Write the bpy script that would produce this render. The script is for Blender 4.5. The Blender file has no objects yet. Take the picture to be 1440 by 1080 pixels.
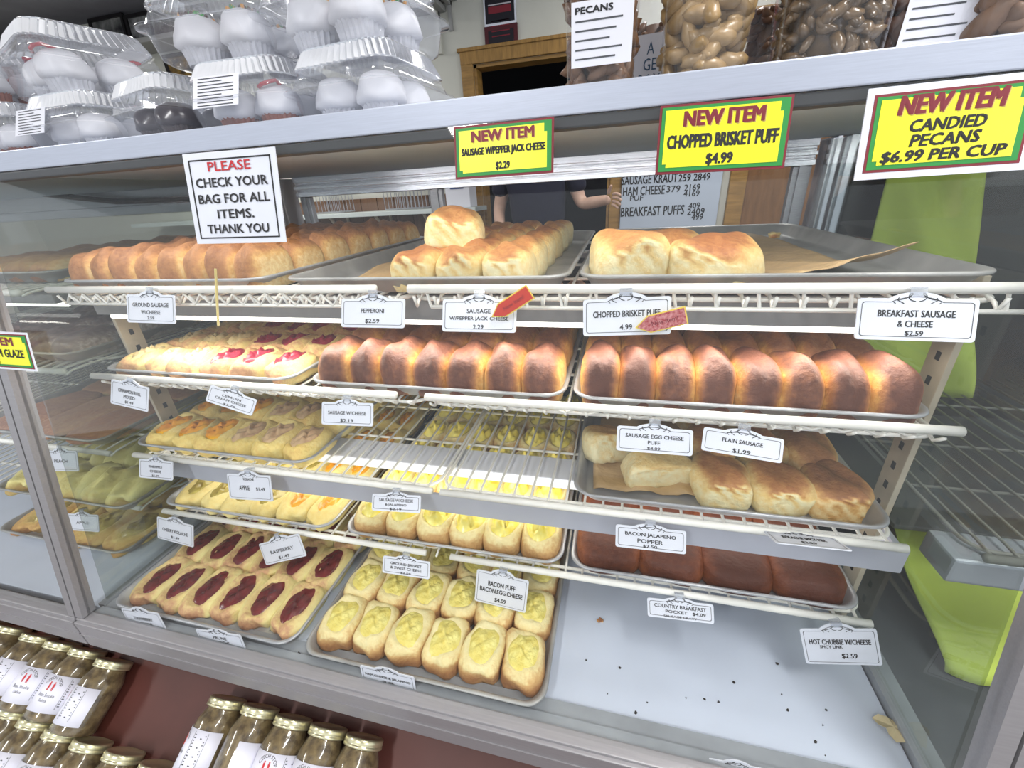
import bpy, bmesh, math, random
from mathutils import Vector, Matrix
# ------------------------------------------------------------------ camera, world, light, exposure
SC = bpy.context.scene
COL = SC.collection
H0 = 1.22                      # camera height; "rz" values below are heights relative to it
cd = bpy.data.cameras.new('camera'); cam = bpy.data.objects.new('camera', cd); COL.objects.link(cam)
cd.sensor_width = 36; cd.lens = 14.49; cd.clip_start = .02; cd.clip_end = 60
R_ = ((0.97097055, 0.2333591, -0.052533), (0.05199263, -0.4202683, -0.90590911), (-0.23348009, 0.87687974, -0.4202011))
m = Matrix(((R_[0][0], -R_[1][0], -R_[2][0]), (R_[0][1], -R_[1][1], -R_[2][1]), (R_[0][2], -R_[1][2], -R_[2][2])))
cam.matrix_world = Matrix.Translation((0, 0, H0)) @ m.to_4x4()
SC.camera = cam
SC.view_settings.view_transform = 'Standard'; SC.view_settings.look = 'None'
SC.view_settings.gamma = 1; SC.view_settings.use_curve_mapping = False
SC.view_settings.exposure = 0.42
w = bpy.data.worlds.new('store_ambient'); SC.world = w; w.use_nodes = True
w.node_tree.nodes['Background'].inputs[0].default_value = (.86, .92, 1, 1)
w.node_tree.nodes['Background'].inputs[1].default_value = .85
def area(name, loc, sx, sy, p, rot=(0, 0, 0), col=(1, .98, .95)):
    l = bpy.data.lights.new(name, 'AREA'); l.shape = 'RECTANGLE'; l.size = sx; l.size_y = sy; l.energy = p; l.color = col
    o = bpy.data.objects.new(name, l); COL.objects.link(o); o.location = loc; o.rotation_euler = rot; return o
CEIL_L = ((-.95, -1.7, 34), (2.3, -1.9, 34), (-3.4, -.9, 30), (.75, .1, 24), (-2.6, 2.2, 20), (.4, 2.3, 16))
for (x, y, p_) in CEIL_L: area('ceiling_light_glow', (x, y, 2.49), .26, 1.2, p_)
# lit tubes of the case: one under the top shelf, one under the third shelf; the last two are added fills without a tube
area('case_lamp_and_fill', (-.28, .60, H0 - .199), 1.3, .03, 1.9, (math.radians(-25), 0, 0), (1, .95, .86))
area('case_lamp_and_fill', (-.28, .655, H0 - .522), 1.3, .05, .55, (0, 0, 0), (1, .95, .86))
area('case_lamp_and_fill', (1.0, .70, H0 + .060), .8, .03, 1.1, (math.radians(25), 0, 0), (1, .97, .92))  # added fill at the right case top, no lamp there; brightens the lime cloth
area('case_lamp_and_fill', (-.28, .56, H0 + .060), 1.4, .02, 1.6, (math.radians(35), 0, 0), (1, .97, .92))  # added fill behind the ledge front, no tube there
rnd = random.Random(7)
# ------------------------------------------------------------------ helpers
def P(u, v, y=None, rz=None, glass=None):
    """point of the place seen at a photo pixel, on a plane of constant depth, height or on the glass"""
    d = ((u - 720) / 579.604, (v - 540) / 579.604, 1.0)
    r = [sum(R_[k][j] * d[k] for k in range(3)) for j in range(3)]
    if y is not None: t = y / r[1]
    elif rz is not None: t = rz / r[2]
    else: t = (.345 + .2 * .745 + glass) / (r[1] - .2 * r[2])
    return Vector((r[0] * t, r[1] * t, r[2] * t + H0))
MATS = {}
def mat(name, col, rough=.5, metal=0, noise=0, nscale=40, bump=0, bscale=80, spec=.5, emit=None, estr=0, trans=0, alpha=1, coat=0, col2=None, stretch=None, bdist=.002):
    if name in MATS: return MATS[name]
    M = bpy.data.materials.new(name); M.use_nodes = True; nt = M.node_tree; b = nt.nodes['Principled BSDF']
    b.inputs['Base Color'].default_value = (*col, 1); b.inputs['Roughness'].default_value = rough
    b.inputs['Metallic'].default_value = metal; b.inputs['Specular IOR Level'].default_value = spec
    b.inputs['Coat Weight'].default_value = coat
    if emit: b.inputs['Emission Color'].default_value = (*emit, 1); b.inputs['Emission Strength'].default_value = estr
    b.inputs['Transmission Weight'].default_value = trans; b.inputs['Alpha'].default_value = alpha
    tc = nt.nodes.new('ShaderNodeTexCoord'); mp = nt.nodes.new('ShaderNodeMapping'); nt.links.new(tc.outputs['Object'], mp.inputs[0])
    if stretch: mp.inputs['Scale'].default_value = stretch
    if noise:
        n = nt.nodes.new('ShaderNodeTexNoise'); n.inputs['Scale'].default_value = nscale; n.inputs['Detail'].default_value = 6
        nt.links.new(mp.outputs[0], n.inputs[0])
        r = nt.nodes.new('ShaderNodeValToRGB'); r.color_ramp.elements[0].position = .35; r.color_ramp.elements[1].position = .68
        c2 = col2 or tuple(c * (1 - noise) for c in col)
        r.color_ramp.elements[0].color = (*c2, 1); r.color_ramp.elements[1].color = (*col, 1)
        nt.links.new(n.outputs[0], r.inputs[0]); nt.links.new(r.outputs[0], b.inputs['Base Color'])
    if bump:
        n = nt.nodes.new('ShaderNodeTexNoise'); n.inputs['Scale'].default_value = bscale; n.inputs['Detail'].default_value = 4
        nt.links.new(mp.outputs[0], n.inputs[0]); bp = nt.nodes.new('ShaderNodeBump'); bp.inputs['Strength'].default_value = bump
        bp.inputs['Distance'].default_value = bdist; nt.links.new(n.outputs[0], bp.inputs['Height']); nt.links.new(bp.outputs[0], b.inputs['Normal'])
    MATS[name] = M; return M
def srgb(r, g, b):
    f = lambda c: ((c / 255 + .055) / 1.055) ** 2.4 if c > 10 else c / 255 / 12.92
    return (f(r), f(g), f(b))
def glassmat(name, tint=(1, 1, 1), refl=1.0, haze=0, hazecol=(.8, .82, .85), rough=.02, ior=1.45, extra=0):
    M = bpy.data.materials.new(name); M.use_nodes = True; nt = M.node_tree; nt.nodes.clear()
    o = nt.nodes.new('ShaderNodeOutputMaterial'); t = nt.nodes.new('ShaderNodeBsdfTransparent'); t.inputs[0].default_value = (*tint, 1)
    g = nt.nodes.new('ShaderNodeBsdfGlossy'); g.inputs['Roughness'].default_value = rough; g.inputs[0].default_value = (refl, refl, refl, 1)
    f = nt.nodes.new('ShaderNodeFresnel'); f.inputs[0].default_value = ior; mx = nt.nodes.new('ShaderNodeMixShader')
    ge = nt.nodes.new('ShaderNodeNewGeometry'); su = nt.nodes.new('ShaderNodeMath'); su.operation = 'SUBTRACT'; su.inputs[0].default_value = 1; mu = nt.nodes.new('ShaderNodeMath'); mu.operation = 'MULTIPLY'
    nt.links.new(ge.outputs['Backfacing'], su.inputs[1]); nt.links.new(su.outputs[0], mu.inputs[0]); nt.links.new(f.outputs[0], mu.inputs[1])
    ex = nt.nodes.new('ShaderNodeMath'); ex.operation = 'ADD'; ex.inputs[1].default_value = extra; nt.links.new(mu.outputs[0], ex.inputs[0])
    nt.links.new(ex.outputs[0], mx.inputs[0]); nt.links.new(t.outputs[0], mx.inputs[1]); nt.links.new(g.outputs[0], mx.inputs[2]); last = mx
    if haze:
        d = nt.nodes.new('ShaderNodeBsdfDiffuse'); d.inputs[0].default_value = (*hazecol, 1); m2 = nt.nodes.new('ShaderNodeMixShader')
        m2.inputs[0].default_value = haze; nt.links.new(mx.outputs[0], m2.inputs[1]); nt.links.new(d.outputs[0], m2.inputs[2]); last = m2
    nt.links.new(last.outputs[0], o.inputs[0]); MATS[name] = M; return M
def breadmat(name, stops, nscale=105, bump=.9, rough=.5, mottle=.26, coat=.0):
    """stops: (position along the 'bake' attribute, colour) from pale crumb to dark crust"""
    M = bpy.data.materials.new(name); M.use_nodes = True; nt = M.node_tree; b = nt.nodes['Principled BSDF']
    a = nt.nodes.new('ShaderNodeAttribute'); a.attribute_name = 'bake'
    oi = nt.nodes.new('ShaderNodeObjectInfo'); tc = nt.nodes.new('ShaderNodeTexCoord')
    ad = nt.nodes.new('ShaderNodeVectorMath'); ad.operation = 'MULTIPLY_ADD'; ad.inputs[1].default_value = (1, 1, 1)
    nt.links.new(tc.outputs['Object'], ad.inputs[0]); nt.links.new(oi.outputs['Random'], ad.inputs[2])
    n = nt.nodes.new('ShaderNodeTexNoise'); n.inputs['Scale'].default_value = nscale; n.inputs['Detail'].default_value = 9; n.inputs['Roughness'].default_value = .72
    nt.links.new(ad.outputs[0], n.inputs[0])
    mm = nt.nodes.new('ShaderNodeMath'); mm.operation = 'MULTIPLY_ADD'; mm.inputs[1].default_value = mottle * 3; mm.inputs[2].default_value = -mottle * 1.5
    nt.links.new(n.outputs[0], mm.inputs[0])
    o2 = nt.nodes.new('ShaderNodeMath'); o2.operation = 'MULTIPLY_ADD'; o2.inputs[1].default_value = .14; o2.inputs[2].default_value = -.07
    nt.links.new(oi.outputs['Random'], o2.inputs[0])
    s = nt.nodes.new('ShaderNodeMath'); s.operation = 'ADD'; nt.links.new(a.outputs['Fac'], s.inputs[0]); nt.links.new(mm.outputs[0], s.inputs[1])
    s2 = nt.nodes.new('ShaderNodeMath'); s2.operation = 'ADD'; nt.links.new(s.outputs[0], s2.inputs[0]); nt.links.new(o2.outputs[0], s2.inputs[1])
    r = nt.nodes.new('ShaderNodeValToRGB'); e = r.color_ramp.elements
    while len(e) < len(stops): e.new(.5)
    for k, (p, c) in enumerate(stops): e[k].position = p; e[k].color = (*srgb(*c), 1)
    nt.links.new(s2.outputs[0], r.inputs[0]); nt.links.new(r.outputs[0], b.inputs['Base Color'])
    b.inputs['Roughness'].default_value = rough; b.inputs['Specular IOR Level'].default_value = .35; b.inputs['Coat Weight'].default_value = coat; b.inputs['Coat Roughness'].default_value = .25
    n2 = nt.nodes.new('ShaderNodeTexNoise'); n2.inputs['Scale'].default_value = 95; n2.inputs['Detail'].default_value = 8; n2.inputs['Roughness'].default_value = .62; nt.links.new(ad.outputs[0], n2.inputs[0])
    bp = nt.nodes.new('ShaderNodeBump'); bp.inputs['Strength'].default_value = bump; bp.inputs['Distance'].default_value = .0035
    nt.links.new(n2.outputs[0], bp.inputs['Height']); nt.links.new(bp.outputs[0], b.inputs['Normal'])
    MATS[name] = M; return M
def mesh(name, verts, faces, m=None, smooth=False, attr=None):
    me = bpy.data.meshes.new(name); me.from_pydata([tuple(v) for v in verts], [], faces)
    if m: me.materials.append(m)
    if smooth:
        me.polygons.foreach_set('use_smooth', [True] * len(me.polygons))
    if attr:
        a = me.attributes.new('bake', 'FLOAT', 'POINT'); a.data.foreach_set('value', attr)
    me.update(); return me
def link(name, me, parent=None, loc=(0, 0, 0), rot=(0, 0, 0), **props):
    o = bpy.data.objects.new(name, me); COL.objects.link(o); o.location = loc; o.rotation_euler = rot
    if parent: o.parent = parent
    for k, v in props.items():
        if v: o[k] = v
    return o
def thing(name, label, cat, loc=(0, 0, 0), rot=(0, 0, 0), group=None): return link(name, None, None, loc, rot, label=label, category=cat, group=group)
class G:
    """collects simple shapes into one mesh"""
    def __init__(s): s.v = []; s.f = []
    def add(s, v, f):
        k = len(s.v); s.v += [Vector(p) for p in v]; s.f += [tuple(i + k for i in q) for q in f]; return s
    def box(s, x0, x1, y0, y1, z0, z1, bev=0):
        v = [(x, y, z) for z in (z0, z1) for y in (y0, y1) for x in (x0, x1)]
        f = [(0, 2, 3, 1), (4, 5, 7, 6), (0, 1, 5, 4), (2, 6, 7, 3), (0, 4, 6, 2), (1, 3, 7, 5)]
        if not bev: return s.add(v, f)
        bm = bmesh.new(); vs = [bm.verts.new(p) for p in v]
        for q in f: bm.faces.new([vs[i] for i in q])
        bmesh.ops.bevel(bm, geom=bm.edges[:] , offset=bev, segments=2, affect='EDGES', profile=.6)
        bm.verts.index_update(); r = s.add([p.co.copy() for p in bm.verts], [tuple(p.index for p in q.verts) for q in bm.faces]); bm.free(); return r
    def tube(s, pts, r, n=8, closed=False, cap=True):
        pts = [Vector(p) for p in pts]; N = len(pts); vs = []; fs = []; up = None
        rs = r if isinstance(r, (list, tuple)) else [r] * N
        for i, p in enumerate(pts):
            a = pts[(i - 1) % N] if closed or i > 0 else p; b = pts[(i + 1) % N] if closed or i < N - 1 else p
            t = (b - a).normalized()
            if up is None: up = Vector((0, 0, 1)) if abs(t.z) < .9 else Vector((1, 0, 0))
            u = (up - t * up.dot(t)).normalized(); w_ = t.cross(u); up = u
            for k in range(n):
                an = 2 * math.pi * k / n; vs.append(p + (u * math.cos(an) + w_ * math.sin(an)) * rs[i])
        for i in range(N if closed else N - 1):
            j = (i + 1) % N
            for k in range(n): l = (k + 1) % n; fs.append((i * n + k, i * n + l, j * n + l, j * n + k))
        if cap and not closed: fs.append(tuple(range(n))[::-1]); fs.append(tuple((N - 1) * n + k for k in range(n)))
        return s.add(vs, fs)
    def lathe(s, prof, n=24, mod=None, cap=True):
        vs = []; fs = []
        for i, (r, z) in enumerate(prof):
            for k in range(n):
                an = 2 * math.pi * k / n; rr = r * (mod(i, an) if mod else 1); vs.append((rr * math.cos(an), rr * math.sin(an), z))
        for i in range(len(prof) - 1):
            for k in range(n): l = (k + 1) % n; fs.append((i * n + k, i * n + l, (i + 1) * n + l, (i + 1) * n + k))
        if cap: fs.append(tuple(range(n))[::-1]); fs.append(tuple((len(prof) - 1) * n + k for k in range(n)))
        return s.add(vs, fs)
    def loops(s, loops, cap0=True, cap1=True):
        n = len(loops[0]); vs = [p for l in loops for p in l]; fs = []
        for i in range(len(loops) - 1):
            for k in range(n): l = (k + 1) % n; fs.append((i * n + k, i * n + l, (i + 1) * n + l, (i + 1) * n + k))
        if cap0: fs.append(tuple(range(n))[::-1])
        if cap1: fs.append(tuple((len(loops) - 1) * n + k for k in range(n)))
        return s.add(vs, fs)
    def xf(s, M):
        s.v = [M @ p for p in s.v]; return s
    def me(s, name, m, smooth=False, attr=None): return mesh(name, s.v, s.f, m, smooth, attr)
    def obj(s, name, m, parent=None, loc=(0, 0, 0), rot=(0, 0, 0), smooth=False, **k): return link(name, s.me(name, m, smooth), parent, loc, rot, **k)
def rrect(hx, hy, r, z, n=6, cx=0, cy=0):
    out = []
    for q, (sx, sy) in enumerate(((1, 1), (-1, 1), (-1, -1), (1, -1))):
        for k in range(n + 1):
            a = math.pi / 2 * (q + k / n); out.append((cx + sx * (hx - r) + r * math.cos(a), cy + sy * (hy - r) + r * math.sin(a), z))
    return out
def hashn(x, y, z, s):
    v = math.sin(x * 12.9 + y * 78.2 + z * 37.7 + s * 11.3); return v
def smoothn(x, y, s, f):
    return (math.sin(x * f + s * 1.7) * math.cos(y * f * 1.13 + s * 2.3) + .5 * math.sin(x * f * 2.1 + y * f * 1.7 + s * 4.1))
# ------------------------------------------------------------------ lettering
_tx = {}
def textmesh(s, m, bold=0, shear=0, line=1.0):
    key = (s, m.name, bold, shear, line)
    if key in _tx: return _tx[key]
    cu = bpy.data.curves.new('lettering', 'FONT'); cu.body = s; cu.align_x = 'CENTER'; cu.offset = 0; cu.shear = shear; cu.space_line = line; cu.resolution_u = 2
    cu.extrude = .0
    ob = bpy.data.objects.new('t', cu); COL.objects.link(ob); dg = bpy.context.evaluated_depsgraph_get()
    me = bpy.data.meshes.new_from_object(ob.evaluated_get(dg)); bpy.data.objects.remove(ob)
    xs = [v.co.x for v in me.vertices]; ys = [v.co.y for v in me.vertices]
    bb = (min(xs), max(xs), min(ys), max(ys)); me.materials.clear(); me.materials.append(m); me.name = 'lettering'
    _tx[key] = (me, bb); return me, bb
def letter(parent, s, cx, cy, w_, h_, m, z=.0006, bold=.0, shear=0, name='lettering', line=1.0, depth=0):
    """a text fitted into a w x h box centred at cx, cy of the parent's XY plane"""
    me0, bb = textmesh(s, m, 0, shear, line); sx = w_ / (bb[1] - bb[0]); sy = h_ / (bb[3] - bb[2])
    e_ = h_ * bold * 2.2; offs = [(0, 0)] if not bold else [(dx * e_, dy * e_) for dx in (-1, 0, 1) for dy in (-.6, .6)]
    vs = []; fs = []; base = [((v.co.x - (bb[0] + bb[1]) / 2) * sx + cx, (v.co.y - (bb[2] + bb[3]) / 2) * sy + cy) for v in me0.vertices]; pf = [tuple(p_.vertices) for p_ in me0.polygons]
    for q_, (ox, oy) in enumerate(offs):
        k_ = len(vs); vs += [(x_ + ox, y_ + oy, z + q_ * .00004) for x_, y_ in base]; fs += [tuple(i_ + k_ for i_ in f_) for f_ in pf]
    me = mesh('lettering', vs, fs, m)
    return link(name, me, parent)
black_ink = mat('black_ink', (.012, .012, .014), .6)
grey_ink = mat('grey_ink', (.07, .075, .085), .6)
red_ink = mat('red_ink', srgb(190, 30, 40), .5)
maroon_ink = mat('maroon_ink', srgb(120, 22, 38), .5)
green_ink = mat('green_ink', srgb(30, 135, 55), .5)
yellow_card = mat('yellow_card', srgb(238, 238, 35), .4)
white_card = mat('white_card', srgb(222, 226, 236), .35, noise=.06, nscale=20)
white_paper = mat('white_paper', srgb(225, 226, 234), .6)
# ------------------------------------------------------------------ materials
alu = mat('brushed_aluminium', srgb(172, 174, 180), .38, .75, noise=.18, nscale=60, stretch=(.6, 14, 14), bump=.05)
alu_dark = mat('worn_aluminium', srgb(156, 154, 157), .42, .35, noise=.08, nscale=40, stretch=(.6, 9, 9), bump=.06)
alu_ledge = mat('ledge_aluminium', srgb(188, 194, 208), .4, .45, noise=.08, nscale=50, stretch=(.5, 16, 16), bump=.05)
alu_bright = mat('bright_aluminium', srgb(215, 218, 228), .25, .8, noise=.12, nscale=30, stretch=(.5, 20, 20))
panmat = mat('sheet_pan_aluminium', srgb(186, 188, 192), .36, .35, noise=.2, nscale=22, bump=.08, bscale=60)
panmat_old = mat('stained_pan_aluminium', srgb(180, 180, 178), .42, .3, noise=.35, nscale=16, bump=.1, bscale=50)
wirewhite = mat('cream_wire_coating', srgb(246, 245, 238), .35, noise=.08, nscale=60)
strip = mat('beige_slotted_strip', srgb(190, 180, 160), .5, .2, noise=.15)
soffit = mat('grey_soffit', srgb(205, 220, 232), .6, 0, noise=.06, nscale=6)
deckmat = mat('white_enamel_deck', srgb(205, 214, 230), .22, noise=.07, nscale=9, spec=.5)
sillmat = mat('grey_sill', srgb(158, 164, 170), .4, .1, noise=.25, nscale=14)
darkback = mat('dark_back_panel', srgb(42, 42, 44), .35, noise=.3, nscale=5)
brownpaint = mat('oxblood_paint', srgb(92, 46, 38), .55, noise=.35, nscale=5, bump=.08, bscale=20)
wallwhite = mat('painted_wall', srgb(196, 196, 186), .6, noise=.05, nscale=7)
walltrim = mat('grey_shelf_paint', srgb(150, 150, 148), .6)
ceil = mat('dark_ceiling', srgb(150, 150, 158), .8, noise=.15, nscale=6)
floorm = mat('floor_tile', srgb(120, 112, 105), .4, noise=.2, nscale=6)
wood = mat('oak_trim', srgb(160, 122, 62), .45, noise=.35, nscale=9, stretch=(1, 1, 6), bump=.1)
woodh = mat('oak_trim_head', srgb(160, 122, 62), .45, noise=.35, nscale=9, stretch=(6, 1, 1), bump=.1)
panelbrown = mat('brown_wainscot', srgb(112, 78, 50), .5, noise=.35, nscale=7, stretch=(8, 1, 1.2))
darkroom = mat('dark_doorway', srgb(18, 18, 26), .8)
glassclear = glassmat('clear_glass', (.975, .98, .98), 1, .003)
glassend = glassmat('end_glass', (.80, .83, .81), 1, .02, (.42, .44, .42), .03, 1.5)
plastic = glassmat('clear_plastic', (.95, .955, .97), 1, .10, (.85, .87, .92), .07, 1.5, .03)
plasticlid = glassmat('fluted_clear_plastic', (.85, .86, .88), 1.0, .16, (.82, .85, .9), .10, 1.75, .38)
ribglint = glassmat('painted_glint_rib_plastic', (.7, .71, .74), 1.0, .62, (.93, .94, .97), .12, 1.6, .1)  # milky rib faces: bright reflection stripes of the fluted tops put into the material
cupplastic = glassmat('cup_plastic', (.97, .97, .97), 1.0, .02, (.8, .82, .85), .05, 1.45, 0)
clipm = glassmat('clip_plastic', (.88, .9, .93), 1, .22, (.8, .82, .86), .1, 1.5)
tubelit = mat('lit_tube', (1, 1, 1), .4, emit=(1, .97, .9), estr=3.2)
parch = mat('brown_parchment', srgb(196, 166, 122), .55, noise=.2, nscale=14, bump=.9, bscale=22, bdist=.012)
# ------------------------------------------------------------------ the room
def struct(name, g, m, smooth=False, parent=None): return g.obj(name, m, parent, kind='structure', smooth=smooth)
struct('floor', G().box(-6, 4, -3, 6, -.1, 0), floorm)
struct('ceiling', G().box(-6, 4, -2.9, 6, 2.62, 2.7), ceil)
YW = 3.3
dx0, dx1, dz1 = -1.02, -.08, 1.22 + .80            # doorway
struct('wall_back', G().box(-6, dx0, YW, YW + .12, 0, 2.62).box(dx1, 4, YW, YW + .12, 0, 2.62).box(dx0, dx1, YW, YW + .12, dz1, 2.62), wallwhite)
struct('wall_left', G().box(-6, -5.9, -1, 3.3, 0, 2.62), wallwhite)
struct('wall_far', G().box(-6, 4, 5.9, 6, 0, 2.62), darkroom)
d = struct('trim_1', G().box(dx0 - .085, dx0, YW - .02, YW, 0, dz1 + .085, .004), wood)
struct('trim_2', G().box(dx1, dx1 + .085, YW - .02, YW, 0, dz1 + .085, .004), wood)
struct('trim_3', G().box(dx0 - .085, dx1 + .085, YW - .024, YW - .001, dz1, dz1 + .085, .004).box(dx0 - .1, dx1 + .1, YW - .035, YW, dz1 + .07, dz1 + .09, .003), woodh)
struct('trim_4', G().box(dx0, dx0 + .02, YW, YW + .12, 0, dz1).box(dx1 - .02, dx1, YW, YW + .12, 0, dz1).box(dx0, dx1, YW, YW + .12, dz1 - .02, dz1), wood)
# wood panels low on the wall: individual boards
wn = thing('wood_panelling', 'brown wooden panelling along the lower back wall', 'panelling', (0, YW - .012, 0))
bm_ = G().box(0, .145, -.006, .011, .0, 1.24, .003).me('board', panelbrown)
for k in range(16): link('board', bm_, wn, (-3.75 + k * .15 + .19, 0, 0))
for k in range(3): link('board', bm_, wn, (dx1 + .10 + k * .15, 0, 0))
# far room: pale cabinet and box seen through the doorway
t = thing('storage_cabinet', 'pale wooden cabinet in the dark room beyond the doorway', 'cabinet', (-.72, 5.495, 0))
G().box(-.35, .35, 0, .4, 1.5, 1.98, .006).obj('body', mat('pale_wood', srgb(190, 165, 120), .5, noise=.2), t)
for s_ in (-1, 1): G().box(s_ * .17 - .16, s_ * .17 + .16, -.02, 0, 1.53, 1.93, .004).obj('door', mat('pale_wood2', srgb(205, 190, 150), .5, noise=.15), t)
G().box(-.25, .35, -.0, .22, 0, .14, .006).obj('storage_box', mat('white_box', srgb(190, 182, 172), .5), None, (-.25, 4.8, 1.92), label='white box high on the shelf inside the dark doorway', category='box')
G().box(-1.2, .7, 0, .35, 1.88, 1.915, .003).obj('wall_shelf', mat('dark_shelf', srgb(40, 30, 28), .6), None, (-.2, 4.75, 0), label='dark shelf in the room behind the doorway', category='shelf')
# upper wall shelf with framed pictures at left
sh = thing('picture_shelf', 'long grey shelf of framed pictures high on back wall', 'shelf', (-3.0, YW, 0))
zs = P(240, 60, y=YW).z
G().box(-2.4, 1.9, -.22, 0, zs - .05, zs - .02, .003).obj('shelf_board', walltrim, sh)
for x in (-1.9, -.9, .2, 1.85):
    G().box(x - .012, x + .012, -.2, 0, zs - .07, zs - .05).box(x - .012, x + .012, -.02, 0, zs - .20, zs - .05).obj('bracket', walltrim, sh)
frm = mat('black_frame', srgb(26, 24, 26), .4); frm2 = mat('dark_red_frame', srgb(58, 18, 24), .4)
def picture(x, z, w_, h_, label, y=YW - .10, fm=frm, lean=.12, seed=0, tone=(110, 110, 116)):
    t = thing('framed_picture', label, 'picture', (x, y, z), (-lean, 0, 0), 'framed pictures on the back wall')
    b = .022; g = G().box(-w_ / 2, w_ / 2, -.012, .008, 0, b).box(-w_ / 2, w_ / 2, -.012, .008, h_ - b, h_).box(-w_ / 2, -w_ / 2 + b, -.012, .008, b, h_ - b).box(w_ / 2 - b, w_ / 2, -.012, .008, b, h_ - b)
    g.obj('frame', fm, t); pm = mat('photo_print_%d' % seed, srgb(*tone), .3, noise=.7, nscale=9 + seed, col2=srgb(35, 35, 40))
    G().box(-w_ / 2 + b, w_ / 2 - b, 0, .006, b, h_ - b).obj('print', pm, t); return t
for i, (u0, u1, v0, lab, tn, f_) in enumerate((
        (0, 40, 52, 'black frame at far left end of the picture shelf', (150, 150, 150), frm), (42, 66, 50, 'dark red frame beside the far left black frame', (70, 30, 34), frm2),
        (64, 92, 30, 'small grey-framed photo between two dark frames', (140, 140, 138), walltrim), (96, 128, 44, 'low dark frame left of the tall black frame', (80, 80, 80), frm),
        (136, 186, 17, 'black-framed group photo, widest on the picture shelf', (150, 150, 146), frm), (188, 226, 13, 'black-framed photo of dark figures beside the widest one', (170, 170, 168), frm),
        (224, 262, -12, 'tall unframed-looking picture crowded with grey detail', (120, 118, 112), walltrim), (264, 306, 3, 'grey photo in black frame by the plastic boxes', (140, 146, 150), frm))):
    a = P(u0, 70, y=YW - .1); b = P(u1, 70, y=YW - .1); zt = P((u0 + u1) / 2, v0, y=YW - .1).z
    picture((a.x + b.x) / 2, zs - .02, b.x - a.x, zt - zs + .02, lab, seed=i, tone=tn, fm=f_)
a = P(228, 78, y=YW - .015); b = P(272, 74, y=YW - .015)
picture((a.x + b.x) / 2, a.z - .2, b.x - a.x, .2, 'dark-framed gold picture hanging below the picture shelf', y=YW - .012, lean=0, seed=9, tone=(150, 120, 60))
# second shelf end and dark poster
sh2 = thing('upper_shelf', 'pale shelf with bracket above the white wall centre', 'shelf', (-1.6, YW, 0))
z2 = P(600, 2, y=YW - .2).z
G().box(-.6, .42, -.22, 0, z2, z2 + .03, .003).obj('shelf_board', walltrim, sh2)
for x in (.36,): G().box(x - .015, x + .015, -.2, 0, z2 - .03, z2).box(x - .015, x + .015, -.03, 0, z2 - .22, z2).obj('bracket', wallwhite, sh2)
a = P(683, 20, y=YW - .01); b = P(724, 20, y=YW - .01); zt = P(700, -14, y=YW - .01).z; zb = P(700, 36, y=YW - .01).z; zc = P(700, 70, y=YW - .01).z
pt = thing('wall_poster', 'black poster with red lettering in a white-edged frame', 'poster', ((a.x + b.x) / 2, YW - .012, zb))
G().box(-.105, .105, -.006, .01, 0, zt - zb).obj('frame', white_card, pt)
G().box(-.095, .095, -.009, 0, .012, zt - zb - .012).obj('print', mat('poster_black', srgb(28, 26, 34), .3), pt)
q = link('lettering_plane', None, pt, (0, -.0095, 0), (math.pi / 2, 0, 0))
G().box(-.075, .075, .10, .106, 0, .0006).obj('printed_line', mat('pale_ink', srgb(190, 185, 190), .5), q); G().box(-.075, .075, .06, .095, 0, .0006).obj('printed_band', maroon_ink, q)
q.name = 'text_block'
pt2 = thing('wall_plaque', 'dark red plaque hung beneath the black poster', 'plaque', ((a.x + b.x) / 2, YW - .012, zc))
G().box(-.11, .11, -.006, .01, 0, zb - zc).obj('board', mat('plaque_red', srgb(74, 16, 26), .4), pt2)
g = G().box(-.085, .085, -.008, 0, .03, zb - zc - .025); g.obj('inner_panel', mat('poster_black', (0, 0, 0)), pt2)
q = link('text_block', None, pt2, (0, -.0085, 0), (math.pi / 2, 0, 0))
for k in range(4): G().box(-.06, .06, -.001 + .145 - k * .026, .004 + .145 - k * .026, 0, .0005).obj('printed_line', maroon_ink, q)
# white shelf behind case with racks
bs = thing('counter_shelf', 'long white shelf on the brown panelling behind the case', 'shelf', (0, YW, 0))
a = P(430, 303, y=YW - .3); b = P(668, 287, y=YW - .3)
G().box(-4.2, b.x, -.3, -.019, a.z - .03, a.z, .003).obj('shelf_board', mat('shelf_white', srgb(200, 208, 205), .5), bs)
for u in (472, 535, 602): 
    c = P(u, 310, y=YW - .2); G().tube([(c.x, -.26, a.z - .03), (c.x + .0, -.034, a.z - .28)], .012).tube([(c.x, -.034, a.z - .03), (c.x, -.034, a.z - .30)], .012).obj('bracket', strip, bs)
def wirebin(u0, u1, v0, label, n=9):
    A = P(u0, 295, y=YW - .25); B = P(u1, 295, y=YW - .25); zt = P((u0 + u1) / 2, v0, y=YW - .25).z
    t = thing('wire_basket', label, 'basket', ((A.x + B.x) / 2, YW - .15, a.z), group='baskets behind the case'); W = (B.x - A.x) / 2; hh = max(.1, zt - a.z)
    for z in (.01, hh): G().tube(rrect(W, .1, .03, z, 3), .004, 5, closed=True).obj('rim', alu, t)
    for k in range(n):
        x = -W + 2 * W * (k + .5) / n
        G().tube([(x, -.1, hh), (x, -.1, .01), (x, .1, .01), (x, .1, hh)], .003, 5).obj('wire', alu, t)
wirebin(436, 480, 268, 'wire basket at left on the white shelf behind case')
wirebin(540, 598, 268, 'wire basket nearer the post on the white shelf', 11)
t = thing('paper_carton', 'white carton with blue label on the shelf by doorway', 'carton', (P(653, 280, y=YW - .2).x - .02, YW - .2, a.z))
G().box(-.09, .09, -.08, .08, 0, .30, .006).obj('body', white_paper, t); G().box(-.05, .05, -.083, -.08, .12, .22).obj('label', mat('blue_label', srgb(50, 70, 120), .5), t)
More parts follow.
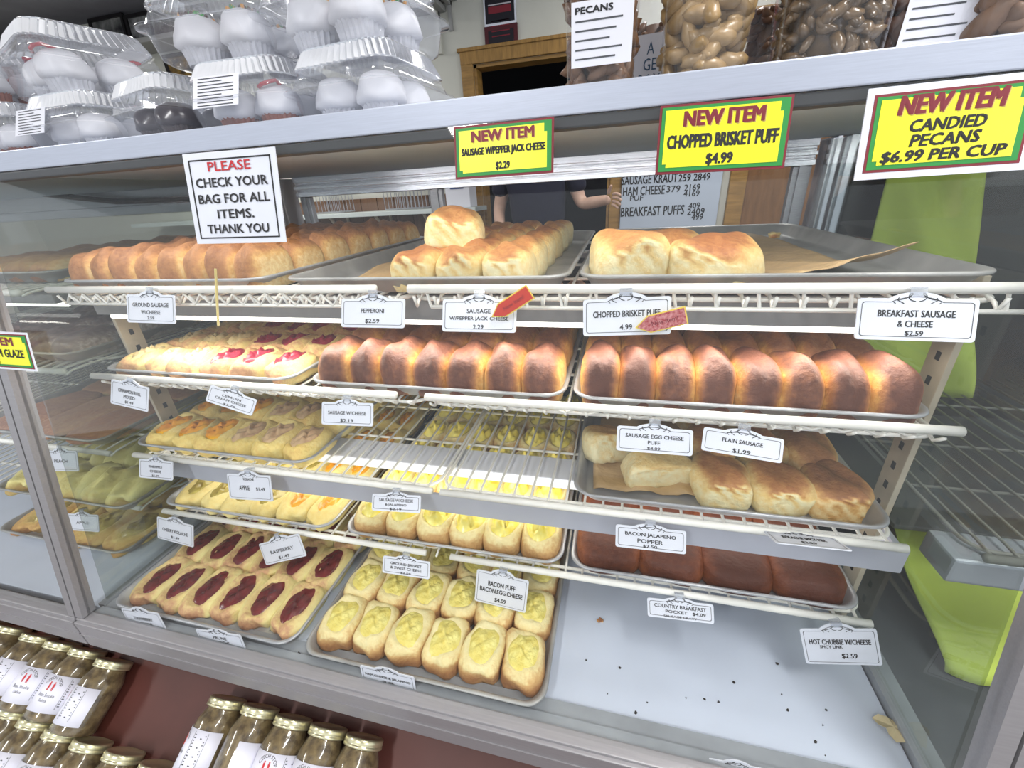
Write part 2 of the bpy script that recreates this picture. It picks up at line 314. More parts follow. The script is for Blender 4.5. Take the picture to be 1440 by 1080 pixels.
# grey menu board with black letters
mA = P(871, 322, y=YW - .05); mB = P(1006, 318, y=YW - .05)
mb = thing('letter_board', 'pale grey menu letter board beside the dark doorway', 'menu board', (mA.x, YW - .05, mA.z - .12), (0, 0, 0))
mw = mB.x - mA.x; mh = .95
G().box(0, mw, 0, .02, 0, mh, .004).obj('board', mat('menu_grey', srgb(176, 186, 200), .45), mb)
q = link('text_block', None, mb, (0, -.001, 0), (math.pi / 2, 0, 0))
def mtext(s, u0, u1, v0, v1):
    A = P(u0, v1, y=YW - .05); B = P(u1, v0, y=YW - .05); A2 = P(u0, v0, y=YW - .05); B2 = P(u1, v1, y=YW - .05)
    letter(q, s, (A.x + B2.x) / 2 - mA.x, (A.z + B.z) / 2 - (mA.z - .12), abs(B2.x - A.x), (A2.z + B.z) / 2 - (A.z + B2.z) / 2, black_ink, bold=.01)
mtext('SAUSAGE KRAUT', 874, 952, 246, 258); mtext('259 2849', 954, 998, 244, 254); mtext('HAM CHEESE', 876, 934, 262, 274); mtext('379', 937, 956, 261, 270)
mtext('2169', 962, 984, 259, 268); mtext('4169', 961, 983, 268, 276); mtext('PUF', 886, 904, 275, 282); mtext('BREAKFAST PUFFS', 873, 961, 290, 303)
mtext('409', 968, 984, 285, 293); mtext('2409', 966, 990, 293, 302); mtext('499', 972, 988, 301, 309)
# wooden door right of the board
sd = thing('wooden_door', 'oak-framed brown door right of the menu board', 'door', (mB.x + .05, YW - .03, 0))
G().box(0, .10, -.02, .02, 0, 2.1, .004).obj('door_jamb', wood, sd); G().box(.10, 1.0, -.0, .02, 0, 2.1).obj('door_panel', mat('brown_door', srgb(128, 90, 52), .5, noise=.3, nscale=6, stretch=(6, 1, 1)), sd)
g = G().box(.0, .14, -.03, 0, 0, .16, .01); g.obj('handle_plate', alu_dark, sd, (.62, 0, 1.13))
# ------------------------------------------------------------------ person behind the counter
def skin(name, joints, edges, m, parent=None, sub=2, **k):
    me = bpy.data.meshes.new(name); me.from_pydata([j[0] for j in joints], edges, []); me.materials.append(m)
    o = bpy.data.objects.new(name, me); COL.objects.link(o)
    if parent: o.parent = parent
    md = o.modifiers.new('skin', 'SKIN'); md.use_smooth_shade = True; md.branch_smoothing = .3
    for i, j in enumerate(joints):
        r = j[1]; me.skin_vertices[0].data[i].radius = (r, r) if not isinstance(r, tuple) else r
        me.skin_vertices[0].data[i].use_root = (i == 0)
    o.modifiers.new('sub', 'SUBSURF').levels = sub; o.modifiers['sub'].render_levels = sub
    for kk, v in k.items(): o[kk] = v
    return o
skinm = mat('skin', srgb(196, 160, 140), .5, noise=.08); navy = mat('navy_shirt', srgb(20, 22, 44), .9, noise=.2, nscale=12, bump=.2, bscale=8, bdist=.02)
pr = thing('person', 'person in a dark navy shirt standing in the doorway behind the case', 'person', (-.52, 2.86, 0))
J = [((0, 0, .93), (.13, .10)), ((0, 0, 1.12), (.12, .085)), ((0, .0, 1.32), (.15, .095)), ((0, .01, 1.42), (.07, .06)), ((0, 0, 1.48), .045), ((0, -.015, 1.56), (.072, .085)), ((0, -.02, 1.64), (.062, .075)),
     ((.19, .01, 1.37), .055), ((.28, .0, 1.13), .042), ((.42, -.12, 1.15), .032), ((.455, -.15, 1.155), (.036, .024)),
     ((-.19, .01, 1.37), .055), ((-.27, .03, 1.12), .042), ((-.22, -.15, .98), .032), ((-.20, -.19, .95), (.036, .024)),
     ((.09, 0, .86), .085), ((.10, -.01, .48), .058), ((.10, .02, .08), .038), ((.10, -.12, .04), .035), ((-.09, 0, .86), .085), ((-.10, -.01, .48), .058), ((-.10, .02, .08), .038), ((-.10, -.12, .04), .035)]
E_ = [(0, 1), (1, 2), (2, 3), (3, 4), (4, 5), (5, 6), (2, 7), (7, 8), (8, 9), (9, 10), (2, 11), (11, 12), (12, 13), (13, 14), (0, 15), (15, 16), (16, 17), (17, 18), (0, 19), (19, 20), (20, 21), (21, 22)]
hb = link('body', None, pr); bpy.data.objects.remove(hb)
bodyo = skin('body', J, E_, skinm, pr)
def finger(base, d_, ln, curl, r=.009):
    p = Vector(base); pts = [(tuple(p), r)]; d_ = Vector(d_).normalized(); ax = Vector((0, 0, -1))
    for k in range(3):
        p = p + d_ * ln * (.42, .33, .25)[k]; pts.append((tuple(p), r * (.95 - .1 * k))); d_ = (d_ + ax * curl).normalized()
    return pts
for (hx, hy, hz, sx) in ((.455, -.15, 1.155, 1), (-.20, -.19, .95, 1)):
    for k in range(4):
        J2 = finger((hx + .012, hy - .005, hz + .027 - k * .018), (.75, -.6, .12 - k * .1), (.07, .078, .073, .058)[k], .35)
        skin('finger', J2, [(0, 1), (1, 2), (2, 3)], skinm, bodyo, 1)
    skin('thumb', finger((hx - .01, hy - .01, hz + .03), (.3, -.5, .8), .06, .1, .011), [(0, 1), (1, 2), (2, 3)], skinm, bodyo, 1)
JS = [((0, 0, .90), (.20, .14)), ((0, 0, 1.12), (.20, .13)), ((0, .0, 1.32), (.20, .13)), ((0, .01, 1.40), (.10, .085)), ((.20, .01, 1.37), .075), ((.27, .0, 1.19), .062), ((-.20, .01, 1.37), .075), ((-.265, .02, 1.19), .062)]
skin('shirt', JS, [(0, 1), (1, 2), (2, 3), (2, 4), (4, 5), (2, 6), (6, 7)], navy, pr)
skin('trousers', [((0, 0, .90), (.15, .12)), ((.095, 0, .80), .105), ((.10, -.01, .48), .078), ((.10, .02, .10), .06), ((-.095, 0, .80), .105), ((-.10, -.01, .48), .078), ((-.10, .02, .10), .06)], [(0, 1), (1, 2), (2, 3), (0, 4), (4, 5), (5, 6)], mat('dark_trousers', srgb(30, 30, 36), .8), pr)
hairm = mat('dark_hair', srgb(40, 28, 22), .7, bump=.4)
skin('hair', [((0, .03, 1.60), (.085, .085)), ((0, .02, 1.67), (.078, .08)), ((0, .06, 1.52), .06)], [(0, 1), (0, 2)], hairm, pr)
for s_ in (-1, 1):
    bm = bmesh.new(); bmesh.ops.create_uvsphere(bm, u_segments=10, v_segments=6, radius=.011); me = bpy.data.meshes.new('eye'); bm.to_mesh(me); bm.free(); me.materials.append(white_card); link('eye', me, pr, (s_ * .03, -.088, 1.575))
    skin('ear', [((s_ * .075, 0, 1.585), (.012, .018)), ((s_ * .078, .002, 1.55), (.009, .013))], [(0, 1)], skinm, pr, 1)
skin('nose', [((0, -.095, 1.575), .008), ((0, -.112, 1.545), .012)], [(0, 1)], skinm, pr, 1)
skin('mouth', [((-.022, -.092, 1.515), .005), ((0, -.098, 1.515), .007), ((.022, -.092, 1.515), .005)], [(0, 1), (1, 2)], mat('lips', srgb(170, 100, 95), .5), pr, 1)
# ------------------------------------------------------------------ the display case
def gy(rz, off=0): return .345 + .2 * (rz + .745) + off
def Z(rz): return H0 + rz
def slantbar(x0, x1, d0, d1, r0=-.745, r1=.070):
    """bar lying along the slanted front, between offsets d0 and d1 from the glass plane"""
    g = G(); L = []
    for r in (r0, r1): L.append([(x0, gy(r, d0), Z(r)), (x1, gy(r, d0), Z(r)), (x1, gy(r, d1), Z(r)), (x0, gy(r, d1), Z(r))])
    return g.loops(L)
case = thing('display_case', 'long aluminium and glass bakery display case with slanted front', 'display case', (0, 0, 0))
# bottom sill in two sections with a joint at the left post
for (a, b) in ((-2.6, -1.050), (-1.046, .462), (.466, 1.6)):
    g = G().box(a, b, .325, .343, Z(-.822), Z(-.752), .002).box(a, b, .331, .352, Z(-.760), Z(-.747), .002).box(a, b, .3235, .326, Z(-.788), Z(-.785)).box(a, b, .34, .42, Z(-.822), Z(-.81))
    g.obj('bottom_rail', alu_dark, case)
for (a, b) in ((-1.068, -1.050), (-1.046, -1.026), (.441, .461), (.465, .483)):
    slantbar(a, b, -.012, .012).obj('front_post', alu_dark, case)
g = G().box(-1.03, .445, .353, .368, Z(-.765), Z(-.752)).box(-1.03, .445, .368, .392, Z(-.765), Z(-.757)); g.obj('glass_channel', sillmat, case)
for (a, b) in ((-1.026, .441), (-2.6, -1.068), (.483, 1.6)):
    slantbar(a, b, -.0025, .0025).obj('front_glass', glassclear, case)
for x in (-1.0355, .4525):
    L = [[(x - .002, .38, Z(-.76)), (x - .002, 1.22, Z(-.76)), (x - .002, 1.22, Z(.07)), (x - .002, .53, Z(.07))], [(x + .002, .38, Z(-.76)), (x + .002, 1.22, Z(-.76)), (x + .002, 1.22, Z(.07)), (x + .002, .53, Z(.07))]]
    G().loops(L).obj('end_glass', glassend, case)
G().box(.4425, .475, .37, 1.2, Z(-.775), Z(-.748), .002).obj('end_sill', sillmat, case)
G().box(-1.046, -1.028, .37, 1.2, Z(-.775), Z(-.752), .002).obj('end_sill', sillmat, case)
# decks
g = G()
for (a, b) in ((-2.6, -1.046),): g.box(a, b, .37, 1.24, Z(-.785), Z(-.762), .002)
g.obj('deck', deckmat, case); G().box(-1.028, .440, .392, 1.24, Z(-.785), Z(-.762), .002).obj('deck', deckmat, case)
G().box(.475, 1.6, .37, 1.24, Z(-.785), Z(-.762), .002).obj('deck', mat('shaded_steel', srgb(92, 96, 100), .5, noise=.3, nscale=10), case)  # dark deck colour: the dimness inside the right case is put into it
# top: front ledge lip, top sheet, soffit
G().box(-2.6, 1.6, .506, .514, Z(.070), Z(.096), .0015).obj('ledge_lip', alu_ledge, case)
G().box(-2.6, 1.6, .514, 1.30, Z(.088), Z(.0935), .001).obj('top_sheet', alu_ledge, case)
G().box(-2.6, 1.6, .520, 1.24, Z(.078), Z(.0865)).obj('soffit', soffit, case)
G().box(-2.6, 1.6, .508, .53, Z(.058), Z(.0695), .002).obj('glass_head_rail', mat('dark_gasket', srgb(70, 72, 74), .5), case)
# rear
g = G()
for (a, b, d_) in ((.022, .034, 0), (.037, .040, .006), (.043, .052, -.004), (.055, .058, .006), (.062, .078, 0)): g.box(-1.0, .44, 1.235 + d_, 1.275, Z(a), Z(b), .001)
g.box(-1.0, .44, 1.245, 1.27, Z(.022), Z(.077)); g.obj('rear_track', alu_bright, case)
G().box(-2.6, -1.05, 1.235, 1.275, Z(.0), Z(.03), .002).box(-2.6, -1.05, 1.24, 1.27, Z(.03), Z(.078), .001).obj('rear_track', alu, case)
for (a, b) in ((-.552, -.512), (-1.0, -.965), (.40, .44)): G().box(a, b, 1.25, 1.27, Z(-.18), Z(.022), .002).box(a + .012, b - .012, 1.245, 1.25, Z(-.18), Z(.022)).obj('rear_post', alu, case)
for (a, b) in ((.452, .472), (.478, .51), (-1.05, -1.02)): G().box(a, b, 1.20, 1.27, Z(-.7), Z(.076), .003).box(a + .006, b - .006, 1.19, 1.2, Z(-.7), Z(.076)).obj('corner_post', alu_bright if a > 0 else alu_dark, case)
G().box(-2.6, 1.6, 1.245, 1.262, Z(-.785), Z(-.17), .002).obj('back_panel', darkback, case)
G().box(-2.6, 1.6, 1.24, 1.29, Z(-.18), Z(-.165), .002).obj('back_rail', alu_dark, case)
a, b = P(60, 273, y=1.2), P(270, 280, y=1.2)
G().tube([(-1.9, 1.2, a.z - .01), (a.x, 1.2, a.z), ((a.x + b.x) / 2, 1.2, b.z + .008), (b.x, 1.2, b.z), (b.x + .3, 1.2, b.z + .006)], .009).obj('black_cable', mat('black_rubber', (.01, .01, .012), .4), case)
# body below the frame: recessed oxblood base and the sloped display board for the jars
G().box(-2.6, 1.6, .42, 1.25, 0, Z(-.785)).obj('base_cabinet', brownpaint, case)
TH = math.radians(29); dv = Vector((0, -math.cos(TH), -math.sin(TH))); nv = Vector((0, -math.sin(TH), math.cos(TH)))
p0 = Vector((0, .335, Z(-.88))) - nv * .0425
ramp = thing('display_ramp', 'sloping oxblood painted board below the case carrying the jars', 'display board', (0, 0, 0))
A = p0 - dv * .085; B_ = p0 + dv * .62; L = []
for x in (-2.6, 1.6): L.append([Vector((x, A.y, A.z)), Vector((x, B_.y, B_.z)), Vector((x, B_.y, B_.z)) - nv * .02, Vector((x, A.y, A.z)) - nv * .02])
G().loops(L).obj('board', brownpaint, ramp)
for s_ in (.2895,):
    c = p0 + dv * s_; G().loops([[Vector((x, c.y, c.z)) + dv * i + nv * j for i, j in ((0, 0), (.012, 0), (.012, .02), (0, .02))] for x in (-2.6, 1.6)]).obj('cleat', brownpaint, ramp)
# slotted strips carrying the shelves
for x, s_ in ((-1.022, 0), (.432, 0)):
    t = thing('shelf_standard', 'beige slotted shelf upright inside the %s end of the case' % ('left' if x < 0 else 'right'), 'shelf upright', (x, .64, 0))
    g = G().box(-.004, .004, -.02, .02, Z(-.76), Z(-.12), .001); g.obj('strip', strip, t)
    g = G()
    for k in range(17): g.box(-.0048, .0048, -.004, .004, Z(-.74 + k * .036), Z(-.728 + k * .036))
    g.obj('slots', mat('slot_black', (.02, .02, .02), .8), t, kind='stuff')
# lamps of the case
def lamp(label, y, za, zb, tz, ty, facem, x0=-1.0, x1=.425, tr=.008, lip=True):
    t = thing('light_fixture', label, 'lamp', (0, 0, 0))
    g = G().box(x0, x1, y, y + .002, Z(za), Z(zb)).box(x0, x1, y + .002, y + (.045 if lip else .028), Z(zb if lip else za) - .002, Z(zb if lip else za)); g.obj('reflector', facem, t)
    for x in (x0 + .004, x1 - .012): G().box(x, x + .008, y + .002, y + .044, Z(za) + .006, Z(zb) - .002).obj('end_cap', facem, t)
    G().tube([(x0 + .015, ty, Z(tz)), (x1 - .015, ty, Z(tz))], tr, 10).obj('tube', tubelit, t, smooth=True); return t
fixm = mat('fixture_grey', srgb(150, 148, 146), .4, .3, noise=.08)
fixw = mat('fixture_white', srgb(206, 211, 224), .3, .35, noise=.08, nscale=12)
lamp('lamp with lit tube beneath the top shelf', .585, -.176, -.136, -.1835, .600, fixm, x1=.40, tr=.0045)
lamp('lamp with broad grey reflector along the front of third shelf', .545, -.534, -.4905, -.520, .562, fixw, lip=False)
t = thing('light_fixture', 'white lamp casing seen through the bare wires of third shelf', 'lamp', (0, 0, 0))
G().box(-.98, .40, .622, .69, Z(-.512), Z(-.490), .003).obj('casing', mat('casing_white', srgb(232, 235, 244), .4), t)
G().tube([(-.96, .655, Z(-.517)), (.38, .655, Z(-.517))], .006, 8).obj('tube', tubelit, t, smooth=True)
# ------------------------------------------------------------------ wire shelves
WY1 = 1.20
def wireshelf(x0, x1, z, rail, label, style, rx0=None, rx1=None, y0=.556):
    t = thing('wire_shelf', label, 'shelf', (0, 0, 0), group='wire shelves of the case')
    G().tube([(rx0, .535, Z(rail)), (rx1, .535, Z(rail))], .0062, 10).obj('front_rod', wirewhite, t, smooth=True)
    per = [Vector((p[0], p[1], p[2])) for p in rrect((x1 - x0) / 2, (WY1 - y0) / 2, .03, Z(z) - .0045, 5, (x0 + x1) / 2, (WY1 + y0) / 2)]
    G().tube(per, .0032, 6, closed=True).obj('frame_rod', wirewhite, t, smooth=True)
    for y in (.70, .84, 1.02): G().tube([(x0 + .003, y, Z(z) - .0048), (x1 - .003, y, Z(z) - .0048)], .0028, 6).obj('cross_rod', wirewhite, t, smooth=True)
    n = int(round((x1 - x0) / .0305)); pts = [(0, WY1, 0), (0, .575, 0), (0, .548, -.002), (0, .535, rail - z - .0062 if style != 'truss' else rail - z - .0062)]
    if style in ('truss', 'loop'):
        pts = [(0, WY1, 0), (0, .56, 0), (0, .548, -.004), (0, .540, rail - z - .006 - (.020 if style == 'truss' else .010)), (0, .533, rail - z - .010)]
    me = G().tube(pts, .0023, 6).me('wire', wirewhite, True)
    for k in range(n):
        link('wire', me, t, (x0 + (k + .5) * (x1 - x0) / n, 0, Z(z)))
    if style == 'truss':
        G().tube([(rx0 + .03, .538, Z(rail) - .026), (rx1 - .01, .538, Z(rail) - .026)], .003, 6).obj('lower_rod', wirewhite, t, smooth=True)
        pz = []; k = 0; x = rx0 + .03
        if x0 < -.5:
            while x < rx1 - .02: pz.append((x, .537, Z(rail) - (.008 if k % 2 else .025))); x += .0165; k += 1
            G().tube(pz, .0024, 6).obj('zigzag_wire', wirewhite, t, smooth=True)
        else:
            while x < rx1 - .02: G().tube([(x - .004, .5375, Z(rail) - .006), (x + .0, .5375, Z(rail) - .026)], .0022, 6).obj('upright_wire', wirewhite, t); x += .047
    if style == 'loop':
        pz = []; x = rx0 + .04; k = 0
        while x < rx1 - .02: pz.append((x, .541, Z(rail) - .011 - .004 * math.cos(k * math.pi / 2))); x += .009; k += 1
        G().tube(pz, .0019, 5).obj('scalloped_wire', wirewhite, t, smooth=True)
    return t
SH = {1: (-.1302, -.116, 'truss', 'top'), 2: (-.3055, -.2875, 'loop', 'second'), 3: (-.4801, -.4775, 'flat', 'third'), 4: (-.6365, -.636, 'flat', 'fourth')}
for s_, (z, rail, st, nm) in SH.items():
    xl = -1.008; r1 = .412
    wireshelf(xl + .005, -.302, z, rail, 'cream wire shelf, left half of the %s shelf' % nm, st, xl, -.338 if s_ != 3 else -.302)
    wireshelf(-.294, r1, z, rail, 'cream wire shelf, right half of the %s shelf' % nm, st, -.286, r1 + (.03 if s_ == 1 else 0))
# ------------------------------------------------------------------ sheet pans
def panmesh(m, hx=.2275, hy=.3285):
    g = G(); spec = ((.030, .0012, .02), (.0225, .0014, .022), (.018, .004, .025), (.0085, .022, .03), (.0065, .0245, .031), (.0035, .0262, .033), (.0008, .0255, .035), (0, .0235, .035), (.0015, .0212, .034), (.0055, .0205, .032), (.0075, .0200, .031), (.0195, .001, .024), (.0225, 0, .022), (.03, 0, .02))
    return g.loops([rrect(hx - i, hy - i, r, z, 6) for i, z, r in spec]).me('sheet_pan', m, True)
PM = panmesh(panmat); PM2 = panmesh(panmat_old)
PX = {'l': -.7815, 'm': -.2885, 'n': .1765}
def pan(x, y0, rim, label, old=False, dx=0, rot=0):
    o = link('sheet_pan', PM2 if old else PM, None, (x + dx, y0 + .3285, Z(rim) - .0255), (0, 0, rot), label=label, category='baking tray', group='baking trays'); return o
PANS = {}
for key, x, y0, rim, lab in (
    ('1l', -.7815, .5495, -.1027, 'baking tray full of golden brown rolls, left on top shelf'), ('1m', -.2885, .5495, -.1027, 'half-empty baking tray with parchment and buns, middle of top shelf'),
    ('1n', .1775, .5495, -.1027, 'mostly empty stained baking tray, right on top shelf'), ('2l', -.7815, .548, -.278, 'baking tray of fruit danishes, left on second shelf'),
    ('2m', -.2930, .548, -.278, 'baking tray of glossy brown rolls, middle of second shelf'), ('2n', .1705, .548, -.278, 'baking tray of glossy brown rolls, right on second shelf'),
    ('3l', -.7900, .541, -.4526, 'baking tray of apricot and apple danishes, left on third shelf'), ('3n', .1740, .541, -.4526, 'baking tray with torn buns and parchment, right on third shelf'),
    ('4l', -.7790, .532, -.609, 'baking tray of pale apple pastries, left on fourth shelf'), ('4m', -.2960, .532, -.609, 'baking tray of yellow egg puffs, middle of fourth shelf'),
    ('4n', .1715, .532, -.609, 'baking tray of dark brown pastries, right on fourth shelf'), ('0l', -.776, .366, -.7362, 'baking tray of dark cherry danishes on the case floor'),
    ('0m', -.302, .362, -.7362, 'baking tray of square egg puffs on the case floor')):
    PANS[key] = pan(x, y0, rim, lab, key in ('1n', '0m', '1m'))
# ------------------------------------------------------------------ pastries
def sm(a, b, x):
    t = max(0, min(1, (x - a) / (b - a))); return t * t * (3 - 2 * t)
def dough(hx, hy, Ht, e=.62, n=3.0, dimple=None, bx=.15, bf=.9, bb=.2, top=1.0, seed=0, lump=.05, cut=0, tilt=0, N=30, RI=11, crumpled=0):
    """one piece of bread: superellipse footprint, domed top, optional dimple; 'bake' = how brown the crust is"""
    vs = []; fs = []; at = []; z0 = .34 * Ht
    rings = [(math.sin(math.pi / 2 * (i + .001) / RI) ** (e * 1.15), z0 + (Ht - z0) * math.cos(math.pi / 2 * i / RI) ** e) for i in range(RI + 1)] + [(1.0, z0 * .5), (.95, 0.0)]
    for i, (r, z) in enumerate(rings):
        for k in range(N):
            a = 2 * math.pi * k / N; c, s = math.cos(a), math.sin(a)
            q = (abs(c) ** n + abs(s) ** n) ** (-1 / n); x = q * c * r * hx; y = q * s * r * hy
            l = 1 + lump * smoothn(c * 1.3 + z / Ht, s * 1.1 - z / Ht, seed, 2.2)
            zz = z * (1 + lump * .9 * smoothn(x / hx, y / hy, seed + 3, 2.5)) if z > 0 else 0
            x *= l; y *= l
            if tilt: zz *= 1 + tilt * x / hx
            if dimple:
                dr = math.sqrt((x / dimple[0]) ** 2 + (y / dimple[1]) ** 2)
                zz -= dimple[2] * (1 - sm(.75, 1.1, dr)) - dimple[2] * .35 * math.exp(-((dr - 1.15) / .14) ** 2) * (z > z0)
            if cut and y < -hy * cut: y = -hy * cut - .06 * (y + hy * cut) + .002 * math.sin(x * 300 + zz * 250 + seed)
            vs.append((x, y, max(0, zz)))
            tt = sm(.40, .86, z / Ht) if not bf > .9 or s > -.3 else sm(.2, .86, z / Ht); wx = sm(.35, .8, abs(c)); side = bx * wx + (bf if s < 0 else bb) * (1 - wx)
            if s >= 0 and not wx: side = bb
            tt *= 1 - .9 * sm(.55, .97, r) * wx * (1 - bx)
            bk = (side * (1 - tt) + top * tt) * (1 if z > z0 * .4 else .8)
            if cut and y <= -hy * cut + .001: bk = .05 + .5 * sm(.80, .98, z / Ht)
            if dimple:
                dr = math.sqrt((x / dimple[0]) ** 2 + (y / dimple[1]) ** 2); bk *= 1 - .55 * (1 - sm(.9, 1.5, dr)) * (dimple[3] if len(dimple) > 3 else 1)
            at.append(bk)
    M_ = len(rings)
    for i in range(M_ - 1):
        for k in range(N): l_ = (k + 1) % N; fs.append((i * N + k, (i + 1) * N + k, (i + 1) * N + l_, i * N + l_))
    fs.append(tuple(range(N))); fs.append(tuple((M_ - 1) * N + k for k in range(N))[::-1])
    return vs, fs, at
def doughmesh(name, m, **k):
    v, f, a = dough(**k); return mesh(name, v, f, m, True, a)
def fillmesh(name, m, rx, ry, zc, bulge, seed, rough=.3, n=2.4, N=22, R=7):
    vs = []; fs = []
    for i in range(R + 1):
        r = i / R
        for k in range(N):
            a = 2 * math.pi * k / N; c, s = math.cos(a), math.sin(a); q = (abs(c) ** n + abs(s) ** n) ** (-1 / n)
            e_ = 1 + .07 * math.sin(3 * a + seed) + .04 * math.sin(7 * a + seed * 2)
            x = q * c * r * rx * e_; y = q * s * r * ry * e_
            vs.append((x, y, zc + bulge * (1 - r ** 2.6) + bulge * rough * smoothn(x / rx, y / ry, seed, 7) * (1 - r ** 4) - (.004 if i == R else 0)))
    for i in range(R):
        for k in range(N): l_ = (k + 1) % N; fs.append((i * N + k, (i + 1) * N + k, (i + 1) * N + l_, i * N + l_))
    return mesh(name, vs, fs, m, True)
roll_m = breadmat('glossy_roll_crust', [(0, (240, 216, 156)), (.25, (226, 174, 96)), (.5, (178, 120, 70)), (.8, (134, 86, 60)), (1, (98, 60, 46))], coat=.02, rough=.5)
bun_m = breadmat('golden_bun_crust', [(0, (240, 230, 186)), (.3, (234, 204, 136)), (.6, (206, 154, 92)), (.88, (172, 112, 66)), (1, (150, 92, 56))], coat=.05)
rollt_m = breadmat('matte_roll_crust', [(0, (240, 218, 164)), (.3, (218, 172, 106)), (.6, (184, 130, 80)), (1, (140, 92, 60))], mottle=.32)
dark_m = breadmat('dark_glazed_crust', [(0, (190, 116, 50)), (.3, (150, 84, 40)), (.65, (112, 58, 32)), (1, (84, 42, 26))], coat=.05, mottle=.3)
puff_m = breadmat('egg_puff_dough', [(0, (242, 234, 184)), (.32, (234, 216, 156)), (.5, (212, 172, 112)), (.8, (178, 128, 80)), (1, (150, 102, 64))], mottle=.24)
dan_m = breadmat('danish_dough', [(0, (238, 226, 158)), (.35, (230, 206, 140)), (.6, (206, 160, 118)), (1, (166, 112, 84))], mottle=.34)
pale_m = breadmat('pale_pastry_dough', [(0, (244, 230, 164)), (.4, (238, 212, 130)), (.7, (222, 180, 104)), (1, (184, 126, 70))], mottle=.3)
egg_m = mat('egg_filling', srgb(240, 232, 146), .4, noise=.12, nscale=60, col2=srgb(226, 208, 104), bump=.9, bscale=110, bdist=.005)
egg2_m = mat('bright_egg_filling', srgb(250, 226, 60), .3, noise=.12, nscale=50, col2=srgb(246, 236, 140), bump=.4, bscale=80, coat=.2)
cherry_m = mat('cherry_filling', srgb(128, 44, 46), .25, noise=.4, nscale=45, col2=srgb(84, 22, 28), bump=.6, bscale=90, coat=.4)
rasp_m = mat('raspberry_filling', srgb(176, 60, 78), .3, noise=.4, nscale=60, col2=srgb(120, 30, 50), bump=.6, bscale=90, coat=.3)
apri_m = mat('apricot_filling', srgb(252, 196, 60), .22, noise=.25, nscale=30, col2=srgb(238, 156, 40), bump=.3, coat=.5)
apple_m = mat('apple_filling', srgb(226, 196, 152), .35, noise=.3, nscale=45, col2=srgb(192, 152, 116), bump=.7, bscale=70, coat=.3)
appleg_m = mat('green_apple_filling', srgb(200, 184, 96), .25, noise=.3, nscale=35, col2=srgb(160, 140, 66), bump=.5, bscale=70, coat=.4)
crumb_m = mat('streusel_topping', srgb(226, 204, 150), .7, noise=.25, nscale=60, bump=.8, bscale=90)
ORD = ['first', 'second', 'third', 'fourth', 'fifth', 'sixth', 'seventh', 'eighth', 'ninth', 'tenth']
def rowname(r): return 'front row' if r == 0 else ORD[r] + ' row'
def fillpan(key, cols, rows, what, where, cat, group, crust, size, H_, kw, fill=None, x0=-.214, x1=.214, y0=-.312, y1=.312, nm='roll', jit=.0015, only=None, rowkw=None, fillfn=None):
    """rows of one pastry in a tray; meshes shared between alike pieces, three variants of each"""
    p = PANS[key]; px = (x1 - x0) / cols; py = (y1 - y0) / rows; var = {}
    for r in range(rows):
        for c in range(cols):
            if only and not only(c, r): continue
            v = (min(r, 1), (c * 7 + r * 3) % 4, c == 0, c == cols - 1, fillfn(c, r)[0] if fillfn else 0)
            if v not in var:
                k = dict(hx=px / 2 * size[0], hy=py / 2 * size[1], Ht=H_, seed=v[1] * 2.3 + r, bf=.95 if r == 0 else .3, bb=.3, bx=.12); k.update(kw)
                if rowkw and r > 0: k.update(rowkw)
                var[v] = doughmesh(nm, crust, **k)
                F = fillfn(c, r)[1] if fillfn else fill
                var[v, 'f'] = F(px, py, H_, v[1]) if F else None
            W = fillfn(c, r)[2] if fillfn else what
            rr = random.Random(c * 31 + r * 97 + len(key) + ord(key[1]))
            o = link(nm, var[v], None, (p.location.x + x0 + (c + .5) * px + rr.uniform(-jit, jit), p.location.y + y0 + (r + .5) * py + rr.uniform(-jit, jit), p.location.z + .0016), (0, 0, rr.uniform(-.05, .05)),
                     label='%s, %s from left in %s, %s' % (W, ORD[c], rowname(r), where), category=cat, group=group)
            s_ = rr.uniform(.95, 1.05); o.scale = (1, 1, s_)
            if var[v, 'f']: link('filling', var[v, 'f'], o)
RK = dict(e=.78, n=3.2, lump=.06)
# top shelf
fillpan('1l', 8, 7, 'golden brown roll', 'left tray on top shelf', 'bread roll', 'rolls in the left tray on the top shelf', rollt_m, (1.14, 1.10), .074, dict(RK, top=.85, bf=.8))
fillpan('2m', 7, 6, 'glossy brown roll', 'middle tray on second shelf', 'bread roll', 'rolls in the middle tray on the second shelf', roll_m, (1.15, 1.12), .078, dict(RK, bx=.12, bf=1.0), rowkw=dict(top=.72))
fillpan('2n', 8, 6, 'glossy brown roll', 'right tray on second shelf', 'bread roll', 'rolls in the right tray on the second shelf', roll_m, (1.15, 1.12), .079, dict(RK, bx=.12, bf=1.0), x1=.216, rowkw=dict(top=.68))
fillpan('4n', 4, 5, 'dark brown smooth pastry', 'right tray on fourth shelf', 'pastry', 'dark pastries in the right tray on the fourth shelf', dark_m, (1.08, 1.06), .050, dict(e=.5, n=4, lump=.03, bx=.3), nm='pastry')
def eggfill(px, py, H_, v): return fillmesh('filling', egg_m, px * .38, py * .39, H_ * .92, .006, v * 1.9, .5, 3.2)
def eggfill2(px, py, H_, v): return fillmesh('filling', egg2_m, px * .42, py * .43, H_ * .86, .016, v * 1.9, .6, 2.4)
def cherryfill(px, py, H_, v): return fillmesh('filling', cherry_m, px * .38, py * .44, H_ * .80, .005, v * 1.9, .6, 2.2)
fillpan('0m', 6, 7, 'square yellow egg puff', 'tray on case floor', 'egg puff', 'egg puffs in the tray on the case floor', puff_m, (1.04, 1.08), .044, dict(e=.5, n=4.2, lump=.09, top=.34, bx=.85, bf=.9, bb=.6, dimple=(.027, .033, .006, .9)), eggfill, nm='egg_puff', y0=-.30)
